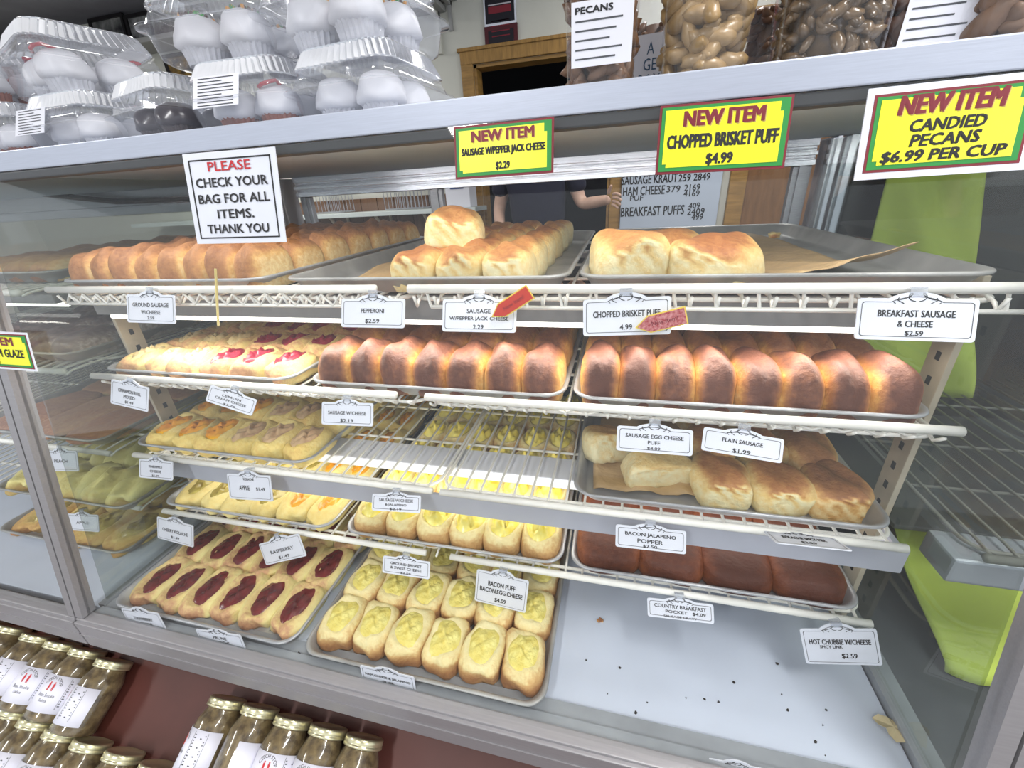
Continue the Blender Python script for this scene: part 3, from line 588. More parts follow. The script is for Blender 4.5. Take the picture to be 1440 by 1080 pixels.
fillpan('4m', 6, 6, 'bright yellow egg puff', 'middle tray on fourth shelf', 'egg puff', 'egg puffs in the middle tray on the fourth shelf', puff_m, (1.09, 1.06), .050, dict(e=.5, n=3.4, lump=.05, top=.35, bx=.6, bf=.75, bb=.4, dimple=(.030, .042, .009, .9), crumpled=1), eggfill2, nm='egg_puff')
fillpan('0l', 6, 6, 'dark cherry danish', 'tray on case floor', 'danish', 'cherry danishes in the tray on the case floor', dan_m, (1.14, 1.12), .030, dict(e=.5, n=3.4, lump=.10, top=.62, bx=.0, bf=.95, bb=.0, dimple=(.027, .046, .007, .5)), cherryfill, nm='danish', y0=-.30, jit=.003)
def ff(m, a=.34, b=.38, z=.8, bl=.007): return lambda px, py, H_, v: fillmesh('filling', m, px * a, py * b, H_ * z, bl, v * 1.9, .7, 2.2)
fillpan('3l', 6, 6, '', 'left tray on third shelf', 'danish', 'danishes in the left tray on the third shelf', pale_m, (1.12, 1.10), .042, dict(e=.55, n=3, lump=.09, top=.5, bx=.2, bf=.5, dimple=(.025, .040, .009, .6)), nm='danish', jit=.003,
        fillfn=lambda c, r: (1, ff(apri_m, .42, .42, .9), 'orange apricot danish') if c < 3 - (r > 2) else (2, ff(apple_m, .42, .42, .88), 'pale tan apple danish'))
fillpan('2l', 6, 6, '', 'left tray on second shelf', 'danish', 'danishes in the left tray on the second shelf', dan_m, (1.12, 1.10), .040, dict(e=.6, n=3, lump=.12, top=.6, bx=.25, bf=.7, dimple=(.022, .036, .007, .6)), nm='danish', jit=.003,
        fillfn=lambda c, r: (1, ff(crumb_m, .30, .36, .86, .008), 'pale golden streusel danish') if c < 3 - (r > 1) else (2, ff(rasp_m, .34, .36, .9), 'pink raspberry danish'))
fillpan('4l', 6, 5, '', 'left tray on fourth shelf', 'danish', 'danishes in the left tray on the fourth shelf', pale_m, (1.12, 1.08), .034, dict(e=.6, n=3, lump=.1, top=.35, bx=.1, bf=.2, dimple=(.026, .045, .007, .8)), nm='danish', jit=.003,
        fillfn=lambda c, r: (1, ff(appleg_m, .36, .40), 'pale green apple danish') if c < 4 else (2, ff(apri_m, .30, .34), 'yellow filled danish'))
# torn-open clusters
def piece(key, lx, ly, hx, hy, Ht, label, seed, crust=bun_m, cut=0, rot=(0, 0, 0), dz=0, nm='bun', **kw):
    p = PANS[key]; k = dict(e=.62, n=3, lump=.07, bx=.12, bf=.25, bb=.2); k.update(kw)
    return link(nm, doughmesh(nm, crust, hx=hx, hy=hy, Ht=Ht, seed=seed, cut=cut, **k), None, (p.location.x + lx, p.location.y + ly, p.location.z + .0016 + dz), rot, label=label, category='bread roll', group='buns in the %s tray' % {'1m': 'middle top-shelf', '1n': 'right top-shelf', '3n': 'right third-shelf'}[key])
for r in range(6):
    for c in range(3):
        piece('1m', -.008 + c * .072 + (.03 if r > 2 else 0) * (c < 3) * 0, -.272 + r * .10, .037, .051, .058, 'golden bun, %s from left in %s, middle tray on top shelf' % (ORD[c], rowname(r)), c + r * 3, cut=.86 if r == 0 else 0, top=.82)
piece('1m', .010, -.165, .050, .045, .060, 'single golden bun lying on top of the bun cluster, top shelf', 5, rot=(.15, .1, .3), dz=.048, cut=.8, top=.75)
piece('1n', -.164, -.258, .052, .062, .072, 'large pale-sided bun at front left of right top tray', 21, cut=.84, top=.72, rot=(0, 0, .12))
piece('1n', -.055, -.260, .056, .060, .062, 'large browned bun with filling showing, beside the pale-sided bun', 25, cut=.90, top=.86, rot=(0, 0, -.15), lump=.1)
piece('1n', -.110, -.150, .060, .055, .062, 'rounded bun behind the two large buns, right top tray', 28, top=.8, rot=(0, 0, .2))
q1_ = P(852, 640, rz=-.47) - PANS['3n'].location; q2_ = P(922, 672, rz=-.47) - PANS['3n'].location
piece('3n', q1_.x, q1_.y, .045, .052, .058, 'loose torn bun at the back left of third-shelf parchment', 31, top=.6, cut=.7, rot=(-.25, .15, .5), dz=.004)
piece('3n', q2_.x, q2_.y, .062, .040, .052, 'loose half bun lying on the third-shelf parchment', 33, top=.35, cut=.6, rot=(.1, .1, .35), dz=.004, bf=.1)
for r in range(6):
    for c in range(3):
        piece('3n', .010 + c * .082, -.252 + r * .104, .044, .055, .054, 'browned bun, %s from left in %s, right tray on third shelf' % (ORD[c], rowname(r)), 40 + c + r * 3, cut=.88 if r == 0 and c < 3 else 0, top=.84, bx=.15, lump=.11, crust=rollt_m if c == 2 else bun_m)
# parchment sheets
def paper(key, x0, x1, y0, y1, label, seed, curl=0, amp=.004, N=26):
    p = PANS[key]; vs = []; fs = []
    for j in range(N + 1):
        for i in range(N + 1):
            u, v = i / N, j / N; x = x0 + u * (x1 - x0) + .004 * math.sin(v * 9 + seed); y = y0 + v * (y1 - y0) + .006 * math.sin(u * 7 + seed)
            z = .004 + amp * (1 + smoothn(u, v, seed, 9)) + .5 * amp * abs(math.sin(u * 23 + v * 11 + seed)) + curl * max(0, u - .6) ** 2 * 6
            if curl < 0: z = .004 + amp * (1 + smoothn(u, v, seed, 9)) + abs(curl) * max(0, .35 - v) ** 2 * 8 * u
            vs.append((x, y, z))
    for j in range(N):
        for i in range(N): a_ = j * (N + 1) + i; fs.append((a_, a_ + 1, a_ + N + 2, a_ + N + 1))
    o = link('parchment_sheet', mesh('parchment_sheet', vs, fs, parch, True), None, p.location, label=label, category='baking paper')
    md = o.modifiers.new('thick', 'SOLIDIFY'); md.thickness = .0008; return o
paper('1m', -.165, -.04, -.30, .22, 'brown parchment sheet left of the buns, middle top tray', 1)
paper('1n', .0, .155, -.285, .27, 'brown parchment curling at its front, right top tray', 2, curl=-.045, amp=.003)
paper('3n', -.195, .005, -.285, .20, 'crumpled brown parchment under the loose buns, third shelf', 3, amp=.005)
p = PANS['1n']; link('bread_crumb', doughmesh('bread_crumb', bun_m, hx=.012, hy=.008, Ht=.011, lump=.25, top=.2, N=12, RI=5), None, (p.location.x + .16, p.location.y + .21, p.location.z + .006), label='pale bread crumb near the back corner of right top tray', category='crumb')
# crumbs and grime on the white deck
g = G(); rr = random.Random(3)
for k in range(28):
    x = rr.uniform(-.05, .42) if k % 3 else rr.uniform(-.95, .4); y = rr.choice((rr.uniform(.40, .47), rr.uniform(.40, .75))) if x > -.05 else rr.uniform(.394, .405)
    s_ = rr.uniform(.0008, .0022); h = [(x + s_ * math.cos(a_) * rr.uniform(.5, 1.6), y + s_ * math.sin(a_) * rr.uniform(.5, 1.6)) for a_ in (0, 1.3, 2.6, 3.9, 5.1)]
    g.loops([[(q[0], q[1], Z(-.762)) for q in h], [(q[0], q[1], Z(-.7605)) for q in h]])
for (u, v, s_) in ((420, 921, .007), (438, 925, .005), (450, 931, .005), (875, 1042, .009)):
    c = P(u, v, rz=-.758); h = [(c.x + s_ * math.cos(a_), c.y + s_ * .7 * math.sin(a_)) for a_ in (0.2, 2.0, 4.4)]
    g.loops([[(q[0], q[1], Z(-.7635)) for q in h], [(q[0], q[1], Z(-.7552)) for q in h]])
g.obj('dark_crumbs', mat('burnt_crumb', srgb(40, 34, 32), .8), None, label='scattered dark crumbs and flecks on the white case floor', category='crumbs', kind='stuff')
c = P(844, 873, rz=-.762); link('bread_crumb', doughmesh('bread_crumb', rollt_m, hx=.006, hy=.004, Ht=.004, lump=.3, N=10, RI=4), None, c, label='small tan crumb on the white floor behind the egg puffs', category='crumb')
c = P(1256, 1024, rz=-.758); vs = [(0, 0, .004)]; 
for k in range(14): a_ = k / 14 * 2 * math.pi; r_ = .020 * (1 + .3 * math.sin(3 * a_) + .15 * math.sin(7 * a_)); vs.append((r_ * math.cos(a_), r_ * math.sin(a_) * .8, .003 + .003 * math.sin(4 * a_)))
o = link('paper_scrap', mesh('paper_scrap', vs, [(0, 1 + k, 1 + (k + 1) % 14) for k in range(14)], mat('tan_paper', srgb(206, 190, 150), .6, noise=.2), False), None, c, label='torn tan paper scrap at the right edge of the case floor', category='paper scrap')
o.modifiers.new('thick', 'SOLIDIFY').thickness = .0006
# ------------------------------------------------------------------ neighbouring case on the left
def nb(x, y0, rim, label): return pan(x, y0, rim, label, True)
PANS['N1'] = nb(-1.335, .60, -.094, 'stained baking tray of pale rolls in the case at left, top'); PANS['N2'] = nb(-1.32, .56, -.255, 'baking tray of sugared dark rolls in the case at left')
PANS['N3'] = nb(-1.335, .535, -.455, 'baking tray of flat brown pastries in the case at left'); PANS['N4'] = nb(-1.30, .50, -.612, 'baking tray of lumpy yellow pastries in the case at left')
PANS['N5'] = nb(-1.345, .475, -.7362, 'baking tray of dull pastries on the floor of left case')
sug_m = breadmat('sugared_dark_crust', [(0, (225, 215, 210)), (.3, (150, 130, 124)), (.6, (92, 70, 66)), (1, (66, 46, 44))], mottle=.35, coat=.4)
yel_m = breadmat('lumpy_yellow_dough', [(0, (244, 238, 170)), (.5, (234, 220, 140)), (1, (206, 170, 100))], mottle=.3)
fillpan('N1', 5, 5, 'pale roll', 'top tray of left case', 'bread roll', 'rolls in the left case', rollt_m, (1.04, 1.04), .045, dict(RK, top=.4), nm='roll')
fillpan('N2', 5, 5, 'sugared dark roll', 'second tray of left case', 'bread roll', 'dark rolls in the left case', sug_m, (1.04, 1.04), .055, dict(RK, top=.6), nm='roll')
fillpan('N3', 3, 3, 'flat brown pastry', 'third tray of left case', 'pastry', 'flat pastries in the left case', dan_m, (1.05, 1.05), .022, dict(e=.5, n=3, lump=.05, top=.9, bx=.6), nm='pastry')
fillpan('N4', 5, 5, 'lumpy yellow pastry', 'fourth tray of left case', 'pastry', 'yellow pastries in the left case', yel_m, (1.05, 1.05), .042, dict(e=.7, n=2.6, lump=.22, top=.3), nm='pastry')
fillpan('N5', 4, 4, 'dull apple pastry', 'floor tray of left case', 'pastry', 'dull pastries in the left case', pale_m, (1.04, 1.04), .024, dict(e=.6, n=3, lump=.16, top=.7, bx=.6, dimple=(.035, .05, .006, .8)), ff(appleg_m, .3, .3), nm='pastry')
for s_, z in ((1, -.122), (2, -.283), (3, -.483), (4, -.640)):
    wireshelf(-2.0, -1.07, z, z, 'wire shelf of the left case, %s from top' % ORD[s_ - 1], 'flat', -2.0, -1.085, y0=.62)
lampn = thing('light_fixture', 'bright lamp under the top shelf of the left case', 'lamp', (0, 0, 0))
G().box(-2.0, -1.13, .60, .66, Z(-.16), Z(-.14), .003).obj('casing', fixm, lampn); G().tube([(-1.95, .63, Z(-.167)), (-1.15, .63, Z(-.167))], .006, 8).obj('tube', tubelit, lampn, smooth=True)
# ------------------------------------------------------------------ right: empty shelf and lime cloths beyond the end glass
_w = wirewhite; wirewhite = mat('shaded_wire', srgb(150, 150, 146), .5)  # darker copy of the wire coating, with the right case's shade in its colour
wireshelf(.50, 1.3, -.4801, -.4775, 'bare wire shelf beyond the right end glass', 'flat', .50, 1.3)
wirewhite = _w
t = thing('light_fixture', 'pale lamp casing under the bare shelf beyond right end glass', 'lamp', (0, 0, 0))
G().box(.475, 1.3, .54, .60, Z(-.534), Z(-.492), .004).obj('casing', fixw, t); 
G().box(.52, 1.3, .72, 1.2, Z(-.60), Z(-.59), .003).obj('steel_tray', mat('shaded_steel', (0, 0, 0)), None, label='grey steel sheet below the bare shelf at right', category='tray')
lime = mat('lime_cloth', srgb(200, 220, 92), .7, noise=.18, nscale=4, bump=.3, bscale=9, bdist=.02)
def cloth(label, x0, x1, y0, y1, z0, z1, seed, taper=0, N=30, amp=.012):
    vs = []; fs = []
    for j in range(N + 1):
        for i in range(N + 1):
            u, v = i / N, j / N
            x = x0 + (x1 - x0) * u + taper * (1 - v) * (u) ; y = y0 + (y1 - y0) * v + amp * smoothn(u, v, seed, 6) ; z = z0 + (z1 - z0) * v + (.012 * math.sin(u * 5 + seed) if j == 0 else 0)
            vs.append((x, y, z))
    for j in range(N):
        for i in range(N): a_ = j * (N + 1) + i; fs.append((a_, a_ + 1, a_ + N + 2, a_ + N + 1))
    o = link('cloth', mesh('cloth', vs, fs, lime, True), None, label=label, category='cloth'); o.modifiers.new('thick', 'SOLIDIFY').thickness = .002; return o
a, b, c = P(1250, 260, y=1.12), P(1385, 260, y=1.12), P(1250, 540, y=1.12)
cloth('lime green cloth hanging behind the right end glass', a.x, b.x, 1.08, 1.14, c.z, min(a.z + .03, Z(.07)), 1, .10)
a, b = P(1300, 800, y=.80), P(1440, 960, y=.62)
cloth('lime green cloth draped low behind the right end glass', .56, .95, .58, .86, Z(-.745), Z(-.60), 4, 0, amp=.02)
G().box(.50, 1.5, 1.18, 1.2, Z(-.75), Z(.06), .004).obj('dark_board', darkback, None, label='dark board behind the lime cloths at right', category='board')
# ------------------------------------------------------------------ price tags
def frame_from(tl, tr, bl):
    X_ = (tr - tl); w_ = X_.length; X_.normalize(); Y_ = (tl - bl); Y_ = Y_ - X_ * Y_.dot(X_); h_ = Y_.length; Y_.normalize(); Zv = X_.cross(Y_)
    M_ = Matrix((X_, Y_, Zv)).transposed().to_4x4(); M_.translation = (tl + tr) / 2; return M_, w_, h_
def tagmesh(w_, h_, m, t=.0016):
    out = []; r = .0035
    for k in range(5): a_ = math.pi / 2 * k / 4; out.append((-w_ / 2 + r - r * math.cos(a_), -r + r * math.sin(a_)))
    aw = w_ * .235
    for k in range(13):
        a_ = k / 12; x = -aw + 2 * aw * a_; out.append((x, h_ * .16 * math.sin(math.pi * a_) ** .75))
    for k in range(5): a_ = math.pi / 2 * k / 4; out.append((w_ / 2 - r + r * math.sin(a_), -r + r * math.cos(a_)))
    for k in range(5): a_ = math.pi / 2 * k / 4; out.append((w_ / 2 - r + r * math.cos(a_), -h_ + r - r * math.sin(a_)))
    for k in range(5): a_ = math.pi / 2 * k / 4; out.append((-w_ / 2 + r - r * math.sin(a_), -h_ + r - r * math.cos(a_)))
    return out
def tag(tl, tr, bl, lines, label, ytop=.520, dy=-.016, rz=None, clip=True, pale=False):
    TL, TR = P(*tl, y=ytop), P(*tr, y=ytop); BL = P(*bl, y=ytop + dy)
    M_, w_, h_ = frame_from(TL, TR, BL)
    t = thing('price_tag', label, 'price tag', group='price tags'); t.matrix_world = M_
    o = tagmesh(w_, h_, white_card); n = len(o)
    G().loops([[(x, y, -.0008) for x, y in o], [(x, y, .0006) for x, y in o]]).obj('card', white_card, t)
    # printed border just inside the edge
    def ins(s_): return [(x * (1 - s_ / (w_ / 2)), (y + h_ / 2) * (1 - s_ / (h_ / 2)) - h_ / 2) for x, y in o]
    A_, B_ = ins(.0036), ins(.0043); g = G()
    for k in range(n): j = (k + 1) % n; g.add([(*A_[k], .0008), (*A_[j], .0008), (*B_[j], .0008), (*B_[k], .0008)], [(0, 1, 2, 3)])
    g.obj('printed_border', grey_ink, t)
    g = G()
    for s_ in (-1, 1):
        pts = [Vector((s_ * (.0015 + .0125 * q / 26 + .0035 * math.sin(q / 26 * 9)), .0015 - .0042 * math.cos(q / 26 * 7.5) * (1 - q / 60), .0009)) * (w_ / .10) for q in range(27)]
        g.tube([(p_.x, p_.y, .0009) for p_ in pts], .00042 * w_ / .1, 4)
    for dx in (-1, 1): g.tube([(dx * .011 * w_ / .1, -.005 * w_ / .1, .0009), (dx * .017 * w_ / .1, -.0015, .0009), (dx * .0205 * w_ / .1, -.003, .0009), (dx * .018 * w_ / .1, -.0055, .0009)], .0004, 4)
    g.obj('scroll_emblem', black_ink, t)
    for (s_, cy, fw, fh, *rest) in lines:
        letter(t, s_, (rest[0] if rest else 0) * w_, -h_ * cy, w_ * fw, h_ * fh, grey_ink if pale else black_ink, z=.0009, bold=.012)
    if clip:
        G().box(-.0075, .0075, .0030, .012, .0009, .0017).box(-.0075, .0075, .0105, .0118, -.010, .0017).obj('clip', clipm, t)
    return t
TG = [
 ((178, 414), (246, 415), (173, 453), [('GROUND SAUSAGE', .36, .74, .15), ('W/CHEESE', .62, .4, .13), ('2.59', .82, .14, .1)], 'price tag reading ground sausage with cheese, top shelf at left'),
 ((481, 420), (570, 420), (486, 460), [('PEPPERONI', .42, .36, .15), ('$2.59', .78, .22, .16)], 'price tag reading pepperoni, top shelf rod'),
 ((623, 421), (727, 421), (622, 466), [('SAUSAGE', .36, .32, .13), ('W/PEPPER JACK CHEESE', .60, .8, .14), ('2.29', .84, .14, .13)], 'price tag with a red arrow sticker, reading pepper jack cheese'),
 ((820, 422), (944, 416), (820, 473), [('CHOPPED BRISKET PUFF', .42, .76, .17), ('4.99', .78, .14, .14)], 'price tag reading chopped brisket puff, with pink arrow sticker'),
 ((1207, 419), (1378, 421), (1212, 477), [('BREAKFAST SAUSAGE', .36, .64, .16), ('& CHEESE', .60, .29, .15), ('$2.59', .83, .15, .13)], 'large price tag reading breakfast sausage and cheese, top shelf right'),
 ((157, 533), (210, 545), (139, 563), [('CINNAMON ROLL', .36, .6, .14), ('MIXED', .58, .3, .13), ('$1.49', .80, .22, .12)], 'tilted price tag at far left of second shelf rod'),
 ((297, 541), (362, 562), (299, 567), [('LEMON', .36, .4, .14), ('CREAM CHEESE', .58, .66, .14), ('$1.79', .84, .25, .14)], 'shaded tilted price tag reading cream cheese, above apricot danishes'),
 ((453, 565), (525, 567), (461, 597), [('SAUSAGE W/CHEESE', .46, .74, .15), ('$2.19', .80, .25, .16)], 'price tag reading sausage with cheese, above the bare rack'),
 ((868, 598), (975, 605), (866, 633), [('SAUSAGE EGG CHEESE', .36, .76, .15), ('PUFF', .60, .16, .14), ('$4.09', .83, .17, .12)], 'price tag reading sausage egg cheese puff, above torn buns'),
 ((990, 600), (1103, 618), (982, 632), [('PLAIN SAUSAGE', .40, .5, .17), ('$1.99', .80, .22, .19)], 'price tag reading plain sausage, tilted to the right'),
 ((196, 645), (243, 649), (205, 672), [('PINEAPPLE', .36, .4, .13), ('CHEESE', .60, .34, .13), ('$1.99', .84, .22, .12)], 'small leaning price tag at left end of third shelf rod'),
 ((319, 666), (380, 669), (309, 700), [('KOLACHE', .18, .24, .1), ('APPLE', .52, .24, .18, -.12), ('$1.49', .55, .2, .14, .25)], 'price tag reading apple, below the apricot danish tray'),
 ((524, 694), (592, 697), (530, 718), [('SAUSAGE W/CHEESE', .34, .7, .17), ('& JALAPENO', .62, .44, .16), ('$2.19', .86, .24, .15)], 'shaded price tag reading sausage and jalapeno, third shelf centre'),
 ((866, 737), (965, 747), (863, 768), [('BACON JALAPENO', .36, .72, .19), ('POPPER', .62, .36, .17), ('$2.50', .84, .2, .14)], 'price tag reading bacon jalapeno popper, below torn buns'),
 ((221, 726), (272, 739), (217, 755), [('CHERRY KOLACHE', .5, .7, .14), ('$1.49', .78, .22, .13)], 'price tag reading cherry kolache, left on fourth shelf rod'),
 ((364, 765), (420, 750), (370, 796), [('RASPBERRY', .50, .56, .15), ('$1.49', .80, .26, .15)], 'tilted price tag reading raspberry, above cherry danishes'),
 ((539, 781), (605, 790), (545, 806), [('GROUND BRISKET', .36, .66, .15), ('& SWISS CHEESE', .60, .66, .15), ('$2.59', .86, .22, .12)], 'grey price tag reading swiss cheese, above egg puffs'),
 ((671, 800), (744, 817), (663, 843), [('BACON PUFF', .34, .52, .15), ('BACON,EGG,CHEESE', .56, .82, .16), ('$4.09', .82, .22, .14)], 'bright price tag reading bacon puff, over the egg puff tray'),
 ((910, 840), (1003, 850), (908, 866), [('COUNTRY BREAKFAST', .34, .78, .19), ('POCKET   $4.09', .62, .6, .18, .08), ('SAUSAGE GRAVY', .86, .5, .11)], 'price tag reading country breakfast pocket, fourth shelf rod'),
 ((1124, 884), (1232, 884), (1137, 933), [('HOT CHUBBIE W/CHEESE', .36, .8, .14), ('SPICY LINK', .50, .3, .08, -.12), ('$2.59', .76, .2, .15, .1)], 'large price tag reading hot chubbie, hanging at right end'),
]
for T_ in TG: tag(*T_)
# the tag folded nearly flat under the torn buns
tag((1073, 747), (1172, 757), (1096, 764), [('KOLACHE SPICY MIX', .4, .6, .2), ('$2.29', .75, .2, .18)], 'white price tag tipped flat below the torn bun tray', ytop=.528, dy=-.045)
for T_ in (((170, 855), (222, 862), (180, 885), [('STRAWBERRY', .36, .5, .13), ('KOLACHE', .58, .36, .13), ('$1.79', .84, .3, .14)], 'price tag standing before left end of cherry danish tray'),
           ((275, 884), (338, 893), (284, 908), [('PRUNE', .34, .3, .15), ('KOLACHE', .58, .36, .15), ('$1.49', .84, .24, .15)], 'price tag standing before right end of cherry danish tray'),
           ((506, 935), (582, 952), (513, 963), [('HAM,CHEESE & JALAPENO', .36, .84, .14), ('PUFF', .58, .2, .13), ('$3.79', .84, .26, .15)], 'price tag standing before the square egg puffs'),
           ((996, 1066), (1078, 1082), (1004, 1096), [('HAM & CHEESE', .30, .6, .16), ('$3.79', .7, .3, .16)], 'price tag lying at the bottom right of the case floor')):
    tag(*T_, ytop=.3595, dy=-.0055, clip=False)
for T_ in (((62, 634), (108, 634), (66, 662), [('PEACH', .5, .4, .15)], 'pale price tag in left case above yellow pastries'), ((94, 722), (138, 724), (90, 745), [('APPLE', .5, .4, .15)], 'pale price tag in left case above dull pastries')):
    tag(*T_, ytop=.49, pale=True)
# arrow stickers
def arrow(tip, tail, wpx, face, label, text, y=.499):
    A_, B_ = P(*tip, y=y), P(*tail, y=y); X_ = (B_ - A_); L_ = X_.length; X_.normalize(); Y_ = Vector((0, 0, 1)); Y_ = (Y_ - X_ * Y_.dot(X_)).normalized(); M_ = Matrix((X_, Y_, X_.cross(Y_))).transposed().to_4x4(); M_.translation = A_
    t = thing('arrow_sticker', label, 'sticker'); t.matrix_world = M_; h = wpx / 2
    for nm_, k_, z_, mm_ in (('backing', 0, 0, mat('yellow_edge', srgb(240, 214, 90), .5)), ('print', .0016, .0006, face)):
        o = [(k_ * 1.8, 0), (L_ * .28, -h + k_), (L_ - k_, -h + k_), (L_ - k_, h - k_), (L_ * .28, h - k_)]
        G().loops([[(x, yy, z_ - .0005) for x, yy in o], [(x, yy, z_) for x, yy in o]]).obj(nm_, mm_, t)
    letter(t, text, L_ * .58, 0, L_ * .5, h * .5, maroon_ink, z=.0009); return t
arrow((691, 446), (746, 410), .020, mat('arrow_red', srgb(206, 62, 44), .5), 'red arrow sticker pointing down-left on pepper jack tag', 'New Item!')
arrow((893, 461), (966, 443), .022, mat('arrow_pink', srgb(214, 150, 150), .5, noise=.5, nscale=300, col2=srgb(170, 60, 66)), 'pink mottled arrow sticker on the chopped brisket tag', 'New Item!')
# toothpick-like plastic stem behind left sign
a, b = P(303, 378, y=.512), P(307, 458, y=.505)
G().tube([a, b], .0018, 6).obj('plastic_stem', mat('yellow_stem', srgb(232, 214, 140), .4), None, label='thin yellow plastic stem hanging below the please sign', category='stem')
# ------------------------------------------------------------------ signs taped to the front
def sign(tl, tr, bl, off=-.016):
    TL, TR, BL = (P(*q_, glass=off) for q_ in (tl, tr, bl)); return frame_from(TL, TR, BL)
M_, w_, h_ = sign((256, 217), (386, 206), (281, 343))
t = thing('notice_sign', 'white paper sign reading please check your bag', 'sign'); t.matrix_world = M_
G().box(-w_ / 2, w_ / 2, -h_, 0, -.0012, 0, 0).obj('sleeve', white_card, t)
b_ = .008; g = G()
for q_ in ((-w_ / 2 + b_, w_ / 2 - b_, -b_ - .0016, -b_), (-w_ / 2 + b_, w_ / 2 - b_, -h_ + b_ * .8, -h_ + b_ * .8 + .0016), (-w_ / 2 + b_, -w_ / 2 + b_ + .0016, -h_ + b_ * .8, -b_), (w_ / 2 - b_ - .0016, w_ / 2 - b_, -h_ + b_ * .8, -b_)): g.box(*q_, 0, .0007)
g.obj('printed_border', black_ink, t)
def serifs(s, cx, cy, w2, h2, m):
    letter(t, s, cx, cy, w2, h2, m, z=.0008, bold=.016)
for s_, cy, fw, m_ in (('PLEASE', .155, .46, red_ink), ('CHECK YOUR', .325, .78, black_ink), ('BAG FOR ALL', .50, .78, black_ink), ('ITEMS.', .67, .40, black_ink), ('THANK YOU', .835, .68, black_ink)):
    serifs(s_, .0, -h_ * cy, w_ * fw, h_ * .098, m_)
def yellow(tl, tr, bl, lines, label, edge=0, off=-.016, shear=0):
    M_, w_, h_ = sign(tl, tr, bl, off); t = thing('price_sign', label, 'sign'); t.matrix_world = M_
    G().box(-w_ / 2, w_ / 2, -h_, 0, -.0012, 0).obj('card', white_card if edge else maroon_ink, t)
    e = edge; x0, x1, y0, y1 = -w_ / 2 + e, w_ / 2 - e, -h_ + e, -e
    if edge: G().box(x0, x1, y0, y1, 0, .0003).obj('red_border', maroon_ink, t)
    k_ = .0022; G().box(x0 + k_, x1 - k_, y0 + k_, y1 - k_, .0003, .0005).obj('green_border', green_ink, t)
    k2 = .007; st = w_ * .045
    o = [(x0 + k2 + st * .4, y0 + k2 * .8), (x1 - k2 , y0 + k2 * .8), (x1 - k2, y1 - k2 * 1.6 - st * .3), (x1 - k2 - st * .6, y1 - k2 * 1.6 - st * .3), (x1 - k2 - st * .6, y1 - k2 * .7), (x0 + k2 * .8, y1 - k2 * .7), (x0 + k2 * .8, y0 + k2 * .8 + st * .6), (x0 + k2 + st * .4, y0 + k2 * .8 + st * .6)]
    G().loops([[(x, y, .0005) for x, y in o], [(x, y, .0008) for x, y in o]]).obj('yellow_field', yellow_card, t)
    for (s_, cy, fw, fh, m_, bo) in lines:
        if m_ is maroon_ink: letter(t, s_, .0012, -h_ * cy - .0010, w_ * fw, h_ * fh, mat('shadow_ink', srgb(196, 170, 90), .6), z=.0009, bold=bo, shear=shear, name='lettering_shadow')
        letter(t, s_, 0, -h_ * cy, w_ * fw, h_ * fh, m_, z=.0011, bold=.032 if m_ is maroon_ink else .022, shear=shear)
    return t
yellow((638, 179), (779, 164), (638, 253), [('NEW ITEM', .22, .62, .19, maroon_ink, .02), ('SAUSAGE W/PEPPER JACK CHEESE', .52, .84, .17, black_ink, .02), ('$2.29', .80, .14, .15, black_ink, .02)], 'yellow new item sign for sausage with pepper jack cheese')
yellow((929, 149), (1118, 132), (917, 246), [('NEW ITEM', .22, .60, .20, maroon_ink, .02), ('CHOPPED BRISKET PUFF', .54, .84, .19, black_ink, .015), ('$4.99', .82, .20, .17, black_ink, .015)], 'yellow new item sign for chopped brisket puff')
yellow((1222, 125), (1478, 97), (1202, 254), [('NEW ITEM', .22, .60, .19, maroon_ink, .02), ('CANDIED', .445, .43, .125, black_ink, .015), ('PECANS', .605, .40, .125, black_ink, .015), ('$6.99 PER CUP', .775, .72, .135, black_ink, .015)], 'largest yellow sign, white-edged, reading candied pecans', edge=.0055, shear=.15)
yellow((-72, 463), (37, 468), (-72, 513), [('NEW ITEM', .25, .60, .2, maroon_ink, .02), ('GREAT CREAM GLAZE', .56, .8, .2, black_ink, .015), ('1.79', .82, .14, .14, black_ink, .015)], 'yellow new item sign cut off at the left edge', edge=.0035)
# ------------------------------------------------------------------ jars on the sloped board
gl_jar = glassmat('jar_glass', (.93, .95, .93), 1, .02, (.7, .7, .7), .04, 1.5)
sauce = mat('brown_sauce', srgb(140, 118, 80), .35, noise=.55, nscale=75, col2=srgb(76, 58, 36), coat=.4)
lidm = mat('gold_lid', srgb(222, 216, 178), .28, .8, noise=.08)
label_m = mat('jar_label', srgb(226, 226, 238), .45)
RJ = .0395
def ribs(i, an): return 1 + (.012 * math.cos(20 * an) if i in (6, 7) else 0)
jar_me = G().lathe([(.001, 0), (.033, 0), (.0385, .004), (RJ, .010), (RJ, .088), (.0375, .096), (.034, .104), (.031, .111), (.0305, .116)], 60, ribs, False).me('glass_jar', gl_jar, True)
sauce_me = G().lathe([(.001, .002), (.031, .002), (.037, .006), (.038, .011), (.038, .088), (.036, .095), (.0325, .103), (.0292, .110), (.029, .1135)], 40, ribs).me('sauce', sauce, True)
lid_me = G().lathe([(.0335, .1135), (.0348, .114), (.0348, .1175), (.0335, .1185), (.0345, .1195), (.0345, .1255), (.0335, .1278), (.029, .128), (.0285, .1274)], 44).me('lid', lidm, True)
def cyl(me, r, a0):
    for v in me.vertices:
        a_ = a0 + v.co.x / r - math.pi / 2; z_ = v.co.y; rr_ = r + v.co.z; v.co = Vector((rr_ * math.cos(a_), rr_ * math.sin(a_), z_))
    return me
